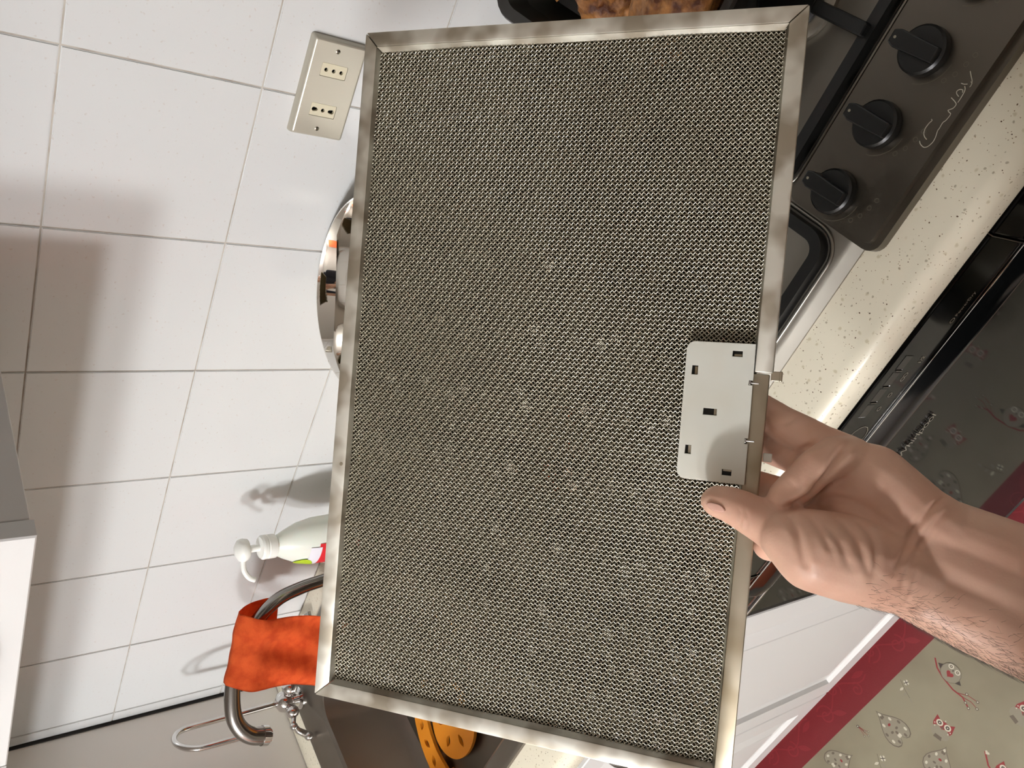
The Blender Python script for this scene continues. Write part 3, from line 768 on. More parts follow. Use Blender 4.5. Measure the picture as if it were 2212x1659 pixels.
# orange sponge and usb plug on the worktop
bm = NB(); box(bm, (-.055, -.012, 0), (.055, .012, .022), .004)
bmesh.ops.rotate(bm, verts=bm.verts, cent=(0, 0, 0), matrix=Matrix.Rotation(math.radians(18), 3, 'Z'))
bmesh.ops.translate(bm, verts=bm.verts, vec=(-.235, -.372, .9)); tag(obj('sponge', bm, M['sponge'], None), 'narrow orange sponge lying on the worktop behind the filter', 'sponge')
t = thing('usb_plug', 'white usb plug with metal tip lying on the worktop behind the spout', 'usb plug', (-.955, -.03, .9065))
ud = Vector((1, -.42, 0)).normalized(); un = Vector((-ud.y, ud.x, 0)); u0 = Vector((-1.005, -.022, .9065))
def ubox(bm_, a, b_, w, h): 
    prism(bm_, [(-w, 0), (w, 0), (w, h), (-w, h)], lambda x, z, q: u0 + un * x + Vector((0, 0, z)) + ud * q, a, b_, .0006)
bm = NB(); ubox(bm, .0, .032, .0065, .0075); obj('plug_body', bm, M['pump'], t)
bm = NB(); ubox(bm, .032, .052, .0060, .0055); obj('plug_tip', bm, M['satin_chrome'], t)
bm = NB(); tube(bm, spline([u0 + Vector((0, 0, .003)), u0 - ud * .03 + Vector((0, 0, .0025)), u0 - ud * .05 + un * -.02 + Vector((0, 0, .0025)), u0 - ud * .02 + un * -.03 + Vector((0, 0, .0025))], 5), .0018, 8); obj('cable', bm, M['pump'], t, True)

# ------------------------------------------------------------------ printed floor mat
MX0, MX1, MY0, MY1, MZ = -1.30, .75, -1.46, -.563, .0045
t = thing('floor_mat', 'beige kitchen mat printed with owls and hearts inside a red border', 'mat', (-.3, -1.0, 0))
bm = NB(); prism(bm, rrect(MX0, MY0, MX1, MY1, .012), lambda a, b, h: Vector((a, b, h)), 0, MZ, .0); obj('mat_field', bm, M['mat_field'], t)
BW = .098
bm = shape2d([rrect(MX0, MY0, MX1, MY1, .012), rrect(MX0 + BW, MY0 + BW, MX1 - BW, MY1 - BW, .002)], .0008)
bmesh.ops.translate(bm, verts=bm.verts, vec=(0, 0, MZ + .0003)); obj('red_border', bm, M['mat_red'], t)
bm = NB(); zc0 = [MZ + .0009]
def nz():
    zc0[0] += .000004; return zc0[0]
def spiral(cx_, cy_, r_, turns, a0, sgn=1):
    n_ = 22; return [(cx_ + r_ * (1 - .8 * k / n_) * math.cos(a0 + sgn * turns * 2 * math.pi * k / n_), cy_ + r_ * (1 - .8 * k / n_) * math.sin(a0 + sgn * turns * 2 * math.pi * k / n_)) for k in range(n_ + 1)]
def scroll(x, y, along, sgn):
    """one damask scroll, running along x or y"""
    def T(p): return (x + p[0], y + p[1] * sgn) if along == 'x' else (x + p[1] * sgn, y + p[0])
    for c_, r_, a0, s_ in (((.0, .012), .022, -2.2, 1), ((.055, -.012), .018, 1.0, -1), ((.10, .018), .014, -1.5, 1)):
        stroke_faces(bm, [T(p) for p in spiral(c_[0], c_[1], r_, 1.3, a0, s_)], .0032, nz())
    stroke_faces(bm, [T((-.02 + .16 * k / 14, .014 * math.sin(k * .62))) for k in range(15)], .003, nz())
    for c_, a_ in (((.03, .026), .6), ((.085, -.026), -.7), ((.125, .0), .2)):
        zsw = nz()
        lf = leaf(c_[0], c_[1], .034, .006, a_); f = bm.faces.new([bm.verts.new((*T(p), zsw)) for p in lf])
        f.normal_update()
        if f.normal.z < 0: f.normal_flip()
for k in range(11): scroll(MX0 + .09 + k * .185, MY1 - BW / 2, 'x', 1 if k % 2 else -1)
for k in range(11): scroll(MX0 + .09 + k * .185, MY0 + BW / 2, 'x', 1 if k % 2 else -1)
for k in range(4): scroll(MX0 + BW / 2, MY0 + .15 + k * .185, 'y', 1 if k % 2 else -1); scroll(MX1 - BW / 2, MY0 + .15 + k * .185, 'y', 1)
obj('border_scrolls', bm, M['mat_swirl'], t)

PM = ['p_brown', 'p_grey', 'p_red', 'p_cream', 'p_dark']
class Print:
    """flat print; local frame a (right) and b (up) on the mat"""
    def __init__(s, c, deg, sc): s.bm = NB(); s.c = c; s.a = math.radians(deg); s.s = sc; s.k = 0
    def T(s, p):
        x, y = p[0] * s.s, p[1] * s.s
        return (s.c[0] + x * math.cos(s.a) - y * math.sin(s.a), s.c[1] + x * math.sin(s.a) + y * math.cos(s.a))
    def z(s): s.k += 1; return MZ + .0002 + .00003 * s.k
    def poly(s, pts, mi):
        z = s.z(); f = s.bm.faces.new([s.bm.verts.new((*s.T(p), z)) for p in pts]); f.material_index = mi; f.normal_update()
        if f.normal.z < 0: f.normal_flip()
    def ell(s, x, y, rx, ry, mi, n=14): s.poly([(x + rx * math.cos(2 * math.pi * k / n), y + ry * math.sin(2 * math.pi * k / n)) for k in range(n)], mi)
    def line(s, pts, w, mi):
        q = [s.T(p) for p in pts]; stroke_faces(s.bm, q, w * s.s, s.z(), mi)
    def heart(s, x, y, r, mi, flip=1):
        pts = []
        for k in range(20):
            a = 2 * math.pi * k / 20
            pts.append((x + r * .062 * 16 * math.sin(a) ** 3, y + flip * r * .062 * (13 * math.cos(a) - 5 * math.cos(2 * a) - 2 * math.cos(3 * a) - math.cos(4 * a))))
        s.poly(pts, mi)
    def done(s, name): return obj(name, s.bm, [M[k] for k in PM], t)
def owl(c, deg, sc, kind):
    p = Print(c, deg, sc)
    if kind == 0:       # pale owl with a red heart on a branch
        p.line([(-1.5, -.05), (-.9, -.55), (-.2, -.78), (.9, -.9), (1.7, -.75), (2.5, -1.05)], .12, 2)
        p.line([(1.2, -.86), (1.9, -.3), (2.6, -.1)], .05, 2); p.line([(1.7, -.75), (2.3, -.5), (2.9, -.55)], .05, 2)
        for x, y in ((1.75, -.3), (2.1, -.9), (2.6, -.1), (2.9, -.55), (2.5, -1.05)): p.ell(x, y, .13, .13, 0, 8); p.ell(x, y, .06, .06, 3, 6)
        p.poly([(-.75, .1), (-1.1, -.15), (-.6, -.45)], 4); p.poly([(.75, .1), (1.1, -.15), (.6, -.45)], 4)
        p.ell(0, 0, .8, .82, 0); p.ell(0, 0, .76, .78, 1); p.heart(0, -.15, .3, 2)
        for s_ in (-1, 1): p.ell(s_ * .3, .45, .22, .22, 3); p.ell(s_ * .3, .45, .12, .12, 0, 8); p.ell(s_ * .3, .45, .05, .05, 3, 6)
        p.poly([(-.08, .35), (.08, .35), (0, .18)], 4)
    elif kind == 1:     # red owl with big eyes
        p.poly([(-.8, .9), (-.45, .65), (.45, .65), (.8, .9), (.85, .1), (.7, -.3), (-.7, -.3), (-.85, .1)], 2)
        p.ell(-.35, -.45, .48, .5, 1); p.ell(.35, -.45, .48, .5, 1); p.poly([(-.3, -.75), (.3, -.75), (.35, -1.1), (-.35, -1.1)], 0)
        for s_ in (-1, 1): p.ell(s_ * .36, .35, .3, .3, 3); p.ell(s_ * .36, .35, .17, .17, 4, 10); p.ell(s_ * .36, .35, .07, .07, 3, 6)
        for q in ((-.7, .1), (-.6, -.15), (.7, .1), (.6, -.15), (0, .8)): p.ell(q[0], q[1], .06, .06, 3, 6)
        p.poly([(-.1, .15), (.1, .15), (0, -.1)], 0)
    else:               # red owl on a branch
        p.line([(-2.2, .2), (-1.2, -.6), (0, -.85), (1.4, -.75), (2.2, -1.1)], .16, 2)
        p.heart(-2.0, .25, .22, 3)
        p.poly([(-.7, .95), (-.35, .7), (.35, .7), (.7, .95), (.8, 0), (.5, -.8), (-.5, -.8), (-.8, 0)], 2); p.ell(0, -.35, .45, .42, 1)
        for s_ in (-1, 1): p.ell(s_ * .34, .38, .3, .3, 3); p.ell(s_ * .34, .38, .16, .16, 4, 10); p.ell(s_ * .34, .38, .06, .06, 3, 6)
    p.done('printed_owl')
def heart_print(c, deg, sc):
    p = Print(c, deg, sc)
    def hp(r): return [(r * .062 * 16 * math.sin(a) ** 3 * .82, -r * .062 * (13 * math.cos(a) - 5 * math.cos(2 * a) - 2 * math.cos(3 * a) - math.cos(4 * a)) * 1.15) for a in [2 * math.pi * k / 28 for k in range(28)]]
    p.poly(hp(1.0), 0); p.poly(hp(.93), 1)
    for k in range(14):
        a = 2 * math.pi * k / 14; x, y = hp(.74)[k * 2]
        p.ell(x, y, .075, .11, 3 if k % 2 else 0, 7)
    for q in ((-.2, -.1), (.2, -.1), (0, .25)): p.ell(q[0], q[1], .1, .07, 2 if q[0] == 0 else 0, 7)
    p.done('printed_heart')
def sprig(c, deg, sc, kind):
    p = Print(c, deg, sc)
    if kind == 0:
        p.line([(0, -1), (.1, 0), (.05, 1.0)], .05, 0)
        for x, y, a_ in ((.35, .5, .5), (-.3, .1, 2.4), (.4, -.1, .3), (.05, 1.25, 1.57)):
            p.poly([(x + q[0], y + q[1]) for q in leaf(0, 0, .6, .13, a_)], 3 if x > .38 else 1)
        for a_ in range(4): p.ell(-.45 + .18 * math.cos(a_ * 1.57 + .78), -.55 + .18 * math.sin(a_ * 1.57 + .78), .14, .14, 3, 8)
        p.line([(-.7, -.55), (-.2, -.55)], .08, 4); p.line([(-.45, -.8), (-.45, -.3)], .08, 4)
    else:
        for x, y in ((-.5, .6), (0, .9), (.5, .5), (-.2, .2)): p.line([(0, -.9), (x * .5, 0), (x, y)], .05, 2); p.ell(x, y, .15, .15, 0, 8); p.ell(x, y, .07, .07, 3, 6)
        p.ell(0, -.9, .2, .2, 4, 8); p.ell(0, -.9, .11, .11, 3, 6)
    p.done('printed_sprig')
H1, H2, H3 = 4, -73, -101
def cell(dx, dy):
    owl((-.560 + dx, -.720 + dy), -90, .0235, 0); owl((-.655 + dx, -.775 + dy), -75, .0215, 1); owl((-.515 + dx, -.838 + dy), -100, .021, 1)
    owl((-.625 + dx, -.885 + dy), -90, .019, 2)
    heart_print((-.737 + dx, -.722 + dy), H1, .036); heart_print((-.712 + dx, -.812 + dy), H2, .033); heart_print((-.893 + dx, -.700 + dy), H3, .034); heart_print((-.46 + dx, -.74 + dy), H1, .032)
    sprig((-.655 + dx, -.688 + dy), 160, .018, 0); sprig((-.815 + dx, -.752 + dy), 150, .020, 0); sprig((-.795 + dx, -.690 + dy), 190, .014, 1); sprig((-.76 + dx, -.90 + dy), 200, .018, 1); sprig((-.43 + dx, -.86 + dy), 130, .018, 0)
for i in range(-1, 4):
    for j in range(3):
        dx, dy = .44 * i - (.12 if j % 2 else 0), -.26 * j
        if -.9 + dx > MX0 + BW and -.40 + dx < MX1 - BW and -.92 + dy > MY0 + BW: cell(dx, dy)

# ------------------------------------------------------------------ hood filter
FO = P(.18989, -.42369, -.08157); FU = Vector((.455872, -.712318, -.533652)); FV = Vector((-.821578, -.567387, .055515)); FN = Vector((-.342331, .413129, -.843880))
FW, FL, TH = .25, .4027, .009
filt = thing('hood_filter', 'aluminium mesh hood filter held up by the hand', 'filter')
fm = Matrix.Identity(4)
for i in range(3): fm[i][0] = FU[i]; fm[i][1] = FV[i]; fm[i][2] = FN[i]; fm[i][3] = FO[i]
filt.matrix_world = fm
def fvec(a, b, h): return Vector((a, b, h))
def rail(name, poly, mt, w0=0.0, w1=TH, bev=.0009):
    b_ = NB(); prism(b_, poly, fvec, w0, w1, bev); return obj(name, b_, mt, filt, 'auto', local=True)
g = .00025; bt, bl, br, bb = .0088, .0080, .0092, .0092
r1 = rail('frame_rail', [(g, 0), (FW - g, 0), (FW - br - g, bt), (bl + g, bt)], M['alu'])
r2 = rail('frame_rail', [(0, g), (bl, bt + g), (bl - .0035, FL - bb - g), (-.0055, FL - g)], M['alu'])
r3 = rail('frame_rail', [(-.0052, FL), (bl - .0032, FL - bb), (FW - .0055 - br, FL - bb), (FW - .0055, FL)], M['alu'])
VS = .1852
ux = lambda v: FW - .0058 * v / FL
r4 = rail('frame_rail', [(ux(0), g), (ux(VS), VS), (ux(VS) - br, VS), (FW - br, bt + g)], M['alu'], -.0006, TH)
r5 = rail('frame_rail', [(ux(VS) - .0016, VS + .0006), (ux(FL) - .0010, FL - g), (ux(FL) - br - .0006, FL - bb), (ux(VS) - br - .0010, VS + .0006)], M['alu_tan'], .0006, TH)
# inner lips sloping down to the mesh
def lip(a, b_, da, db, parent):
    m_ = NB(); q = [m_.verts.new((a[0], a[1], .0004)), m_.verts.new((b_[0], b_[1], .0004)), m_.verts.new((b_[0] + db[0], b_[1] + db[1], .0036)), m_.verts.new((a[0] + da[0], a[1] + da[1], .0036))]
    m_.faces.new(q); bmesh.ops.solidify(m_, geom=m_.faces[:], thickness=.0004)
    obj('inner_lip', m_, M['alu'], parent, local=True)
w_ = .0022
lip((bl, bt), (FW - br, bt), (w_, w_), (-w_, w_), r1); lip((bl, bt), (bl - .0035, FL - bb), (w_ * .6, w_), (w_ * .6, -w_), r2)
lip((bl - .0032, FL - bb), (FW - .0055 - br, FL - bb), (w_, -w_), (-w_, -w_), r3); lip((FW - br, bt), (ux(VS) - br, VS), (-w_ * .6, w_), (-w_ * .6, 0), r4); lip((ux(VS) - br - .001, VS), (ux(FL) - br - .0006, FL - bb), (-w_ * .6, 0), (-w_ * .6, -w_), r5)
# expanded-metal mesh: three layers of diamond strands
def mesh_layer(W, H, w, rot, r_, mt, wave, tri=True, name='mesh_layer'):
    x0, x1, y0, y1 = .0072, FW - .0075, .0080, FL - .0085
    ca, sa = math.cos(rot), math.sin(rot); cx_, cy_ = FW / 2, FL / 2
    ni = int(.56 / W) * 2 // 2 + 2; nj = int(.56 / H) * 2 + 2
    I, J = np.meshgrid(np.arange(-ni, ni), np.arange(-nj // 2, nj // 2), indexing='ij')
    ok = ((I + J) % 2 == 0); I = I[ok]; J = J[ok]
    def pos(I, J):
        x = I * W / 2; y = J * H / 2
        wob = .06 * W * np.sin(I * 1.7 + J * 2.3)
        X = cx_ + (x + wob) * ca - (y + wob) * sa; Y = cy_ + (x + wob) * sa + (y + wob) * ca
        X = X - .0058 * (Y / FL) * 1.0
        Z = w + wave * np.where(J % 2 == 0, -1.0, 1.0) + .00035 * np.sin(X * 55 + Y * 31) + .0003 * np.sin(Y * 83 - X * 47)
        return np.stack([X, Y, Z], 1)
    V = []; F = []; base = 0
    for dj in (1, -1):
        A = pos(I, J); B = pos(I + 1, J + dj)
        sh = -.0058 * A[:, 1] / FL
        keep = (A[:, 0] > x0 + sh) & (A[:, 0] < x1 + sh) & (A[:, 1] > y0) & (A[:, 1] < y1) & (B[:, 0] > x0 + sh) & (B[:, 0] < x1 + sh) & (B[:, 1] > y0) & (B[:, 1] < y1)
        A = A[keep]; B = B[keep]
        D = B - A; D /= np.linalg.norm(D, axis=1)[:, None]
        S = np.stack([-D[:, 1], D[:, 0], np.zeros(len(D))], 1); S /= np.linalg.norm(S, axis=1)[:, None]
        N = np.cross(D, S); N *= -np.sign(N[:, 2])[:, None]          # towards the viewer (-w)
        jt = (rng.random(len(A)) * .7 - .35)[:, None]
        tilt = S * np.cos(jt + .45 * dj) + N * np.sin(jt + .45 * dj); nn = N * np.cos(jt + .45 * dj) - S * np.sin(jt + .45 * dj)
        if tri:
            pts = [A + tilt * r_, A - tilt * r_, A + nn * r_ * .9, B + tilt * r_, B - tilt * r_, B + nn * r_ * .9]
            V.append(np.stack(pts, 1).reshape(-1, 3)); k = base + 6 * np.arange(len(A))[:, None]
            for q in ((0, 3, 5, 2), (2, 5, 4, 1), (1, 4, 3, 0)): F.append(k + np.array(q)[None, :])
            base += 6 * len(A)
        else:
            pts = [A + tilt * r_, A - tilt * r_, B - tilt * r_, B + tilt * r_]
            V.append(np.stack(pts, 1).reshape(-1, 3)); F.append(base + 4 * np.arange(len(A))[:, None] + np.arange(4)[None, :]); base += 4 * len(A)
    V = np.concatenate(V); F = np.concatenate(F)
    me = bpy.data.meshes.new(name); me.vertices.add(len(V)); me.vertices.foreach_set('co', V.astype(np.float32).ravel())
    me.loops.add(F.size); me.loops.foreach_set('vertex_index', F.astype(np.int32).ravel())
    me.polygons.add(len(F)); me.polygons.foreach_set('loop_start', np.arange(0, F.size, 4, dtype=np.int32)); me.polygons.foreach_set('loop_total', np.full(len(F), 4, dtype=np.int32))
    me.update(calc_edges=True); me.validate(); me.materials.append(mt)
    o = bpy.data.objects.new(name, me); COL.objects.link(o); o.parent = filt; o['kind'] = 'stuff'; return o
mesh_layer(.0025, .0024, .0036, 0.0, .00040, M['alu_mesh'], .00034)
mesh_layer(.0026, .0025, .0050, .03, .00040, M['alu_mesh2'], .00030)
mesh_layer(.0031, .0030, .0064, -.04, .00058, M['alu_mesh2'], .00025, False)
mesh_layer(.0027, .0026, .0076, .06, .00052, M['alu_mesh2'], .0002, False)
# grey latch plate with slots
lp_ = [(.2375, .1710), (.2376, .2428)]
def rq(a, b_, c, d): return [(a, b_), (c, b_), (c, d), (a, d)]
n_ = 5; r_ = .0042; plate = [(.2377, .1710), (.2377, .1893), (.2357, .1893), (.2357, .1921), (.2377, .1921), (.2377, .2190), (.2360, .2190), (.2360, .2222), (.2377, .2222), (.2377, .2429)]
plate += [(.2034 + r_ + r_ * math.cos(a), .2430 - r_ + r_ * math.sin(a)) for a in [math.pi / 2 + math.pi / 2 * k / n_ for k in range(n_ + 1)]]
plate += [(.2036 + r_ + r_ * math.cos(a), .1713 + r_ + r_ * math.sin(a)) for a in [math.pi + math.pi / 2 * k / n_ for k in range(n_ + 1)]]
slots = [rq(.2265, .1747, .2319, .1780), rq(.2067, .1836, .2102, .1887), rq(.2141, .2053, .2214, .2091), rq(.2064, .2253, .2099, .2303), rq(.2260, .2360, .2312, .2395)]
latch = None
bm = shape2d([plate] + slots, .0010, .0002)
bmesh.ops.translate(bm, verts=bm.verts, vec=(0, 0, -.0006)); latch = obj('latch_plate', bm, M['latch'], filt, local=True, label='grey painted latch plate with slots')
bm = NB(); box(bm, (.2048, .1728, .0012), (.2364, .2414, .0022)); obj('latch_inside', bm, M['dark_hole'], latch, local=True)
for a, b_, c, d in ((.2275, .1765, .2314, .1777), (.2082, .1842, .2098, .1884), (.2196, .2056, .2211, .2088), (.2080, .2258, .2096, .2299), (.2266, .2363, .2308, .2373)):
    bm = NB(); box(bm, (a, b_, .0004), (c, d, .0014), .0002); obj('slot_tab', bm, M['alu_tan'], latch, local=True)
for v0 in (.1897, .2194):
    bm = NB(); box(bm, (.2361, v0, -.0012), (.2369, v0 + .0020, .001), .0002); box(bm, (.2368, v0 + .0006, -.0010), (.2410, v0 + .0014, .0), .0002); obj('spring_clip', bm, M['chrome'], latch, local=True)
bm = NB(); box(bm, (ux(VS) - .001, .1840, .0012), (ux(VS) + .0034, .1890, .0050), .0004); box(bm, (ux(VS) + .0030, .1838, .0010), (ux(VS) + .0046, .1892, .0062), .0005); obj('hook_tab', bm, M['alu_tan'], filt, local=True)
bm = NB(); box(bm, (ux(.228) - .001, .2262, .0030), (ux(.228) + .0034, .2306, .0050), .0004); obj('latch_knob', bm, M['latch'], filt, local=True)
bm = NB(); lathe(bm, [(.0011, -.0002), (.0011, .0004)], (-.0004 + .0032, .2588, 0), 12); obj('frame_rivet', bm, M['alu_tan'], r2, local=True)

# ------------------------------------------------------------------ the person holding the filter
person = thing('person', 'bare left forearm and hand gripping the edge of the mesh filter', 'person', (.13, -1.13, 0))
def px(x, y, d): return CAM + RX * ((x - 1106) / FPX * d) + RY * ((y - 829.5) / FPX * d) + RZ * d
def cone(bm_, p0, r0, p1, r1, n_=18):
    ax = (p1 - p0); L = ax.length; ax = ax.normalized() if L > 1e-6 else Vector((0, 0, 1))
    up = Vector((0, 0, 1)) if abs(ax.z) < .9 else Vector((1, 0, 0)); e1 = ax.cross(up).normalized(); e2 = ax.cross(e1)
    k = max(-1, min(1, (r0 - r1) / L)) if L > 1e-6 else 0; a_ = math.asin(k); prof = []
    m_ = 6
    for i in range(m_ + 1): f = -math.pi / 2 + (a_ + math.pi / 2) * i / m_; prof.append((p0 + ax * r0 * math.sin(f), r0 * math.cos(f)))
    for i in range(m_ + 1): f = a_ + (math.pi / 2 - a_) * i / m_; prof.append((p1 + ax * r1 * math.sin(f), r1 * math.cos(f)))
    rings = []
    for c, r_ in prof: rings.append([bm_.verts.new(c + (e1 * math.cos(2 * math.pi * q / n_) + e2 * math.sin(2 * math.pi * q / n_)) * max(r_, 1e-5)) for q in range(n_)])
    for A, B in zip(rings, rings[1:]):
        for q in range(n_): bm_.faces.new((A[q], A[(q + 1) % n_], B[(q + 1) % n_], B[q]))
    bm_.faces.new(rings[0][::-1]); bm_.faces.new(rings[-1])
def remesh(bm_, vox, smooth_it, fac=.5):
    bmesh.ops.recalc_face_normals(bm_, faces=bm_.faces)
    me = bpy.data.meshes.new('tmp'); bm_.to_mesh(me); bm_.free()
    o = bpy.data.objects.new('tmp', me); COL.objects.link(o)
    md = o.modifiers.new('r', 'REMESH'); md.mode = 'VOXEL'; md.voxel_size = vox
    ms = o.modifiers.new('s', 'SMOOTH'); ms.iterations = smooth_it; ms.factor = fac
    dg = bpy.context.evaluated_depsgraph_get(); out_ = bpy.data.meshes.new_from_object(o.evaluated_get(dg))
    bpy.data.objects.remove(o); bpy.data.meshes.remove(me); return out_
def chain(bm_, pts):
    q = [(px(x, y, d), r_ * d / FPX) for x, y, d, r_ in pts]
    for (a, ra), (b_, rb_) in zip(q, q[1:]): cone(bm_, a, ra, b_, rb_)
hb = NB()
#HAND
chains = [
 # forearm, three strands side by side
 [(1975, 1270, .398, 72), (2100, 1325, .395, 84), (2300, 1415, .390, 92)],
 [(2030, 1145, .402, 72), (2170, 1205, .398, 84), (2400, 1305, .392, 92)],
 [(2000, 1205, .404, 88), (2150, 1275, .400, 104), (2380, 1375, .394, 116)],
 # heel of the hand and little finger side
 [(2035, 1150, .402, 76), (1985, 1120, .401, 76), (1885, 1036, .404, 77), (1850, 1012, .409, 60)],
 # ball of the thumb
 [(1985, 1262, .398, 74), (1915, 1232, .396, 88), (1828, 1205, .391, 95), (1762, 1190, .389, 90), (1704, 1160, .393, 62)],
 # palm
 [(2000, 1200, .404, 88), (1900, 1130, .407, 86), (1830, 1080, .410, 78), (1790, 1050, .413, 60)],
 [(1850, 1180, .410, 70), (1760, 1130, .414, 60)],
 # thumb
 [(1704, 1160, .396, 60), (1668, 1138, .401, 50), (1605, 1103, .408, 43), (1575, 1089, .411, 39), (1550, 1083, .414, 35), (1540, 1082, .415, 27)],
 # little finger folded across
 [(1842, 985, .404, 42), (1805, 985, .399, 44), (1765, 1008, .396, 42), (1726, 1046, .397, 40), (1696, 1072, .400, 36), (1686, 1079, .402, 29)],
 # ring finger
 [(1836, 985, .411, 44), (1775, 957, .413, 40), (1740, 938, .417, 39), (1690, 914, .428, 38), (1640, 882, .441, 35), (1585, 850, .448, 30)],
 # middle finger
 [(1810, 1020, .416, 44), (1735, 992, .424, 40), (1690, 975, .434, 38), (1640, 958, .446, 35), (1575, 935, .452, 30)],
 # index finger
 [(1780, 1090, .420, 48), (1715, 1078, .432, 40), (1660, 1060, .446, 37), (1600, 1040, .452, 34), (1540, 1020, .456, 29)],
 # web behind the rail
 [(1800, 1160, .412, 66), (1720, 1170, .420, 50), (1662, 1176, .426, 36)],
]
for c in chains: chain(hb, c)
hand = remesh(hb, .00115, 9, .5)
nv = len(hand.vertices); co = np.empty(nv * 3, np.float32); hand.vertices.foreach_get('co', co); co = co.reshape(-1, 3).astype(np.float64)
no = np.empty(nv * 3, np.float32); hand.vertices.foreach_get('normal', no); no = no.reshape(-1, 3).astype(np.float64)
Rm = np.array([RX, RY, RZ]); cm = np.array(CAM)
def project(co_):
    c = (co_ - cm) @ Rm.T; return np.stack([c[:, 0] / c[:, 2] * FPX + 1106, c[:, 1] / c[:, 2] * FPX + 829.5], 1), c[:, 2]
def creases(co_, no_):
    uv, dp = project(co_); face = np.einsum('ij,ij->i', no_, (co_ - cm) / np.linalg.norm(co_ - cm, axis=1)[:, None]); fr = np.clip(-face, 0, 1)
    disp = np.zeros(len(co_))
    for pts, w, d_ in CREASES:
        pts = np.array([tuple(p)[:2] for p in spline([(a, b_, 0) for a, b_ in pts], 6)], float)
        best = np.full(len(co_), 1e9); par = np.zeros(len(co_))
        for k in range(len(pts) - 1):
            a = pts[k]; ab = pts[k + 1] - a; tt = np.clip(((uv - a) @ ab) / (ab @ ab), 0, 1)
            ds = np.hypot(*(uv - (a + tt[:, None] * ab)).T); q = ds < best; best[q] = ds[q]; par[q] = (k + tt[q]) / (len(pts) - 1)
        taper = np.clip(np.minimum(par, 1 - par) * 6, .25, 1)
        disp -= d_ * taper * (np.exp(-(best / w) ** 2) - .35 * np.exp(-((best - 2.2 * w) / (1.2 * w)) ** 2))
    return co_ + no_ * (disp * fr)[:, None]
CREASES = [
 ([(1843, 944), (1812, 985), (1785, 1030), (1752, 1072), (1700, 1099)], 8, .0030), ([(1797, 944), (1765, 962), (1735, 972), (1715, 990), (1690, 1020)], 6, .0016),
 ([(1690, 1100), (1735, 1086), (1800, 1076), (1850, 1086), (1905, 1122), (1945, 1150)], 8, .0013),
 ([(2048, 1068), (2005, 1105), (1972, 1148), (1950, 1200), (1930, 1238)], 7, .0016),
 ([(2060, 1090), (2020, 1130), (1985, 1180), (1955, 1245), (1945, 1290)], 6, .0007),
 ([(1985, 1230), (1962, 1290), (1945, 1325)], 5, .0005),
 ([(1698, 1106), (1722, 1150), (1735, 1205), (1742, 1235)], 8, .0013),
 ([(1745, 1108), (1775, 1150), (1800, 1200)], 7, .0007),
 ([(1790, 1098), (1840, 1150), (1868, 1210), (1880, 1255)], 8, .0010),
 ([(1840, 1110), (1885, 1160), (1893, 1215), (1885, 1260)], 8, .0014),
 ([(1770, 1120), (1815, 1175), (1835, 1230)], 7, .0006),
 ([(1770, 1030), (1755, 1062), (1720, 1090), (1690, 1100)], 7, .0009),
 ([(1788, 938), (1762, 955), (1735, 968), (1718, 972)], 6, .0008),
 ([(1730, 890), (1712, 905), (1690, 922)], 5, .0005),
 ([(1597, 1096), (1601, 1118), (1598, 1142)], 4, .0005), ([(1611, 1100), (1614, 1122), (1611, 1150)], 4, .0005),
 ([(1700, 1035), (1722, 1055)], 4, .0003),
]
co = creases(co, no)
ld = np.array([(math.sin(a * 12.9898 + 3) * 43758.5453) % 1 for a in range(8)])
hand.vertices.foreach_set('co', co.astype(np.float32).ravel()); hand.update()
# rest of the body, mostly out of the picture behind the camera
wrist_dir = (px(2380, 1375, .394) - px(2000, 1205, .404)).normalized()
EL = px(2380, 1375, .394) + wrist_dir * .115
BX, BY = -.165, .10
SH = Vector((.012, -1.05, 1.40)); SH2 = Vector((.40, -1.11, 1.39)); HD = Vector((.11, -1.15, 1.64))
bb_ = NB()
cone(bb_, px(2300, 1340, .396), .036, EL, .040); cone(bb_, EL, .042, SH, .050)
def sh_(p): return p if isinstance(p, Vector) else Vector((p[0] + BX, p[1] + BY, p[2]))
def limb(L):
    for (a, ra), (b_, rb_) in zip(L, L[1:]): cone(bb_, sh_(a), ra, sh_(b_), rb_)
for dx in (-.09, 0, .09): limb([((.26 + dx, -1.21, .96), .105), ((.26 + dx * 1.1, -1.215, 1.14), .098), ((.26 + dx * 1.25, -1.22, 1.235), .10)])
limb([(SH, .055), ((.16, -1.22, 1.385), .06), ((.36, -1.22, 1.385), .06), (SH2, .055)])
limb([((.26, -1.22, 1.38), .062), ((.265, -1.215, 1.50), .055), (HD, .06)])
ball(bb_, HD + Vector((0, -.015, .02)), 1, 24, (.078, .098, .105)); ball(bb_, HD + Vector((0, .03, -.055)), 1, 20, (.055, .055, .055))
cone(bb_, HD + Vector((0, .076, .012)), .010, HD + Vector((0, .098, -.018)), .013)
for s in (-1, 1):
    ball(bb_, HD + Vector((s * .078, -.01, .0)), 1, 14, (.010, .020, .032)); ball(bb_, HD + Vector((s * .031, .070, .02)), 1, 12, (.014, .012, .010))
ball(bb_, HD + Vector((0, .078, -.052)), 1, 14, (.026, .010, .008))
limb([(SH2, .052), (Vector((.50, -1.08, 1.12)), .043), (Vector((.405, -.985, 1.37)), .030), (Vector((.385, -.965, 1.44)), .036)])
for k, (dz, L) in enumerate(((-.030, .060), (-.010, .078), (.010, .082), (.030, .072))):
    q0 = Vector((.385, -.96, 1.45 + dz)); limb([(q0, .012), (q0 + Vector((-.030, .012, .006)), .0095), (q0 + Vector((-.030 - L * .35, -.004, .010)), .008)])
limb([(Vector((.395, -.975, 1.43)), .014), (Vector((.380, -1.00, 1.47)), .011), (Vector((.350, -1.005, 1.49)), .009)])
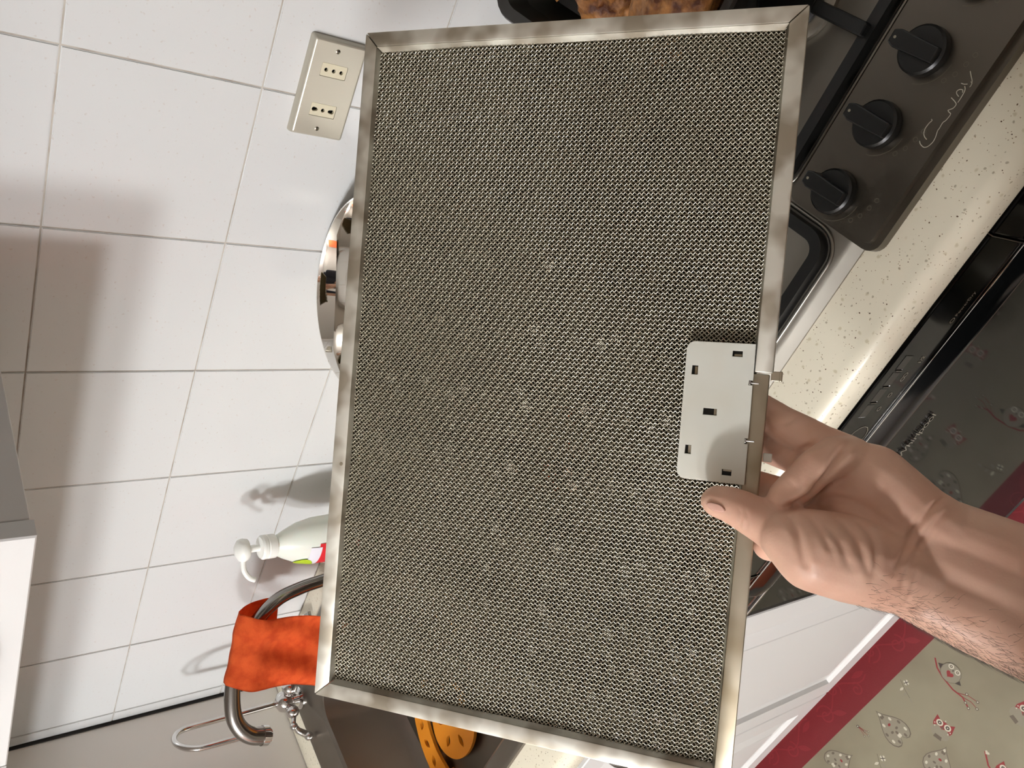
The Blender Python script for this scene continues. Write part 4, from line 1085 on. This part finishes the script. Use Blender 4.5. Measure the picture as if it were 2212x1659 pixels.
for s in (-1, 1): limb([((.26 + s * .095, -1.21, .93), .095), ((.26 + s * .10, -1.20, .50), .060), ((.26 + s * .10, -1.22, .10), .042), ((.26 + s * .105, -1.17, .055), .036), ((.26 + s * .115, -1.06, .045), .030)])
rest = remesh(bb_, .007, 4)
skin = mat('skin', (232, 192, 168), 0.42, var=((220, 172, 148), 30, .3, .7, 4), bump=(700, .12, .0006), sss=.12)
fb = NB(); fb.from_mesh(hand); fb.from_mesh(rest)
body = obj('body', fb, skin, person, True)
def garment(fn, name, mt, vox=.008):
    b_ = NB(); fn(b_); me = remesh(b_, vox, 4); q = NB(); q.from_mesh(me); return obj(name, q, mt, person, True)
def shirt(b_):
    global bb_
    bb_ = b_
    for dx in (-.09, 0, .09): limb([((.26 + dx, -1.21, .90), .122), ((.26 + dx * 1.1, -1.215, 1.14), .112), ((.26 + dx * 1.25, -1.22, 1.235), .110)])
    limb([(SH, .068), ((.16, -1.22, 1.375), .072), ((.36, -1.22, 1.375), .072), (SH2, .068)])
    limb([(SH, .064), (SH.lerp(EL, .6), .052)]); limb([(SH2, .066), (SH2.lerp(Vector((.50, -1.08, 1.12)), .7), .058)])
def trousers(b_):
    global bb_
    bb_ = b_
    limb([((.20, -1.21, .93), .122), ((.32, -1.21, .93), .122)])
    for s in (-1, 1): limb([((.26 + s * .085, -1.21, .90), .112), ((.26 + s * .10, -1.20, .50), .078), ((.26 + s * .10, -1.215, .13), .066)])
garment(shirt, 'shirt', M['shirt']); garment(trousers, 'trousers', M['trousers'])
def hair_(b_):
    global bb_
    bb_ = b_
    ball(b_, HD + Vector((0, -.028, .040)), 1, 24, (.086, .100, .100))
garment(hair_, 'hair', M['hair'])
for s in (-1, 1):
    def shoe(b_):
        global bb_
        bb_ = b_; limb([((.26 + s * .10, -1.25, .055), .045), ((.26 + s * .11, -1.10, .047), .042), ((.26 + s * .118, -1.02, .042), .037)])
    garment(shoe, 'shoe', M['black_plastic'], .006)
# thumb nail
nb_ = NB(); ncx, ncy = 1546, 1096
rows = []
for i in range(9):
    fx = i / 8 * 2 - 1; row = []
    for j in range(7):
        fy = j / 6 * 2 - 1; sx = .25 + .75 * (1 - abs(fx) ** 3) ** .5
        row.append((ncx + fx * 19 + fy * 3, ncy + fy * 10 * sx + fx * 4))
    rows.append(row)
uv, dp = project(co)
def surf(x, y):
    d2 = (uv[:, 0] - x) ** 2 + (uv[:, 1] - y) ** 2; idx = np.argsort(d2)[:24]; k = idx[np.argsort(dp[idx])[:5]]
    return float(np.mean(dp[k]))
vr = [[nb_.verts.new(px(x, y, surf(x, y) - .0003)) for x, y in row] for row in rows]
for a, b_ in zip(vr, vr[1:]):
    for k in range(6): nb_.faces.new((a[k], b_[k], b_[k + 1], a[k + 1]))
bmesh.ops.smooth_vert(nb_, verts=nb_.verts, factor=.5, use_axis_x=True, use_axis_y=True, use_axis_z=True)
bmesh.ops.recalc_face_normals(nb_, faces=nb_.faces)
bmesh.ops.solidify(nb_, geom=nb_.faces[:], thickness=.0006)
obj('thumbnail', nb_, M['nail'], person, True)
# hair on the forearm
ctr = np.array([1996., 1203.]); axd = np.array([.912, .41]); pd = np.array([-.41, .912])
rel = uv - ctr; al_ = rel @ axd; ac = (rel @ pd) / (140 + al_ * .13)
face = np.einsum('ij,ij->i', no, (co - cm) / np.linalg.norm(co - cm, axis=1)[:, None])
wgt = np.clip((ac - .25) / .75, 0, 1) ** 1.6 * np.clip((al_ + 110) / 200, 0, 1); wgt *= np.where(face > 0, 1.6, 1.0); wgt[(al_ < -110) | (ac < .2)] = 0
pick = rng.choice(nv, 2200, replace=True, p=wgt / wgt.sum())
wd = np.array(wrist_dir); V = []; F = []
for i in pick:
    p_ = co[i]; n_ = no[i]; tdir = wd - n_ * (wd @ n_); tdir /= np.linalg.norm(tdir); side = np.cross(n_, tdir)
    a = rng.normal(.35, .5); d0 = tdir * math.cos(a) + side * math.sin(a); L = rng.uniform(.003, .0085); w = .00007
    curl = rng.normal(0, .5); q = [p_ - n_ * .0003]
    for k in range(3):
        a2 = a + curl * k * .5; dd = tdir * math.cos(a2) + side * math.sin(a2) + n_ * (.40 - .2 * k); dd /= np.linalg.norm(dd); q.append(q[-1] + dd * L / 3)
    sd = np.cross(d0, n_); sd /= np.linalg.norm(sd); sd = sd * .7 + n_ * .7; b0_ = len(V)
    for k, c in enumerate(q): ww = w * (1 - .28 * k); V += [c + sd * ww, c - sd * ww]
    for k in range(3): F.append((b0_ + 2 * k, b0_ + 2 * k + 1, b0_ + 2 * k + 3, b0_ + 2 * k + 2))
me = bpy.data.meshes.new('arm_hair'); off = np.array(loc_of(person)); me.from_pydata([tuple(v - off) for v in V], [], F); me.materials.append(M['arm_hair'])
o = bpy.data.objects.new('arm_hair', me); COL.objects.link(o); o.parent = person; o['kind'] = 'stuff'
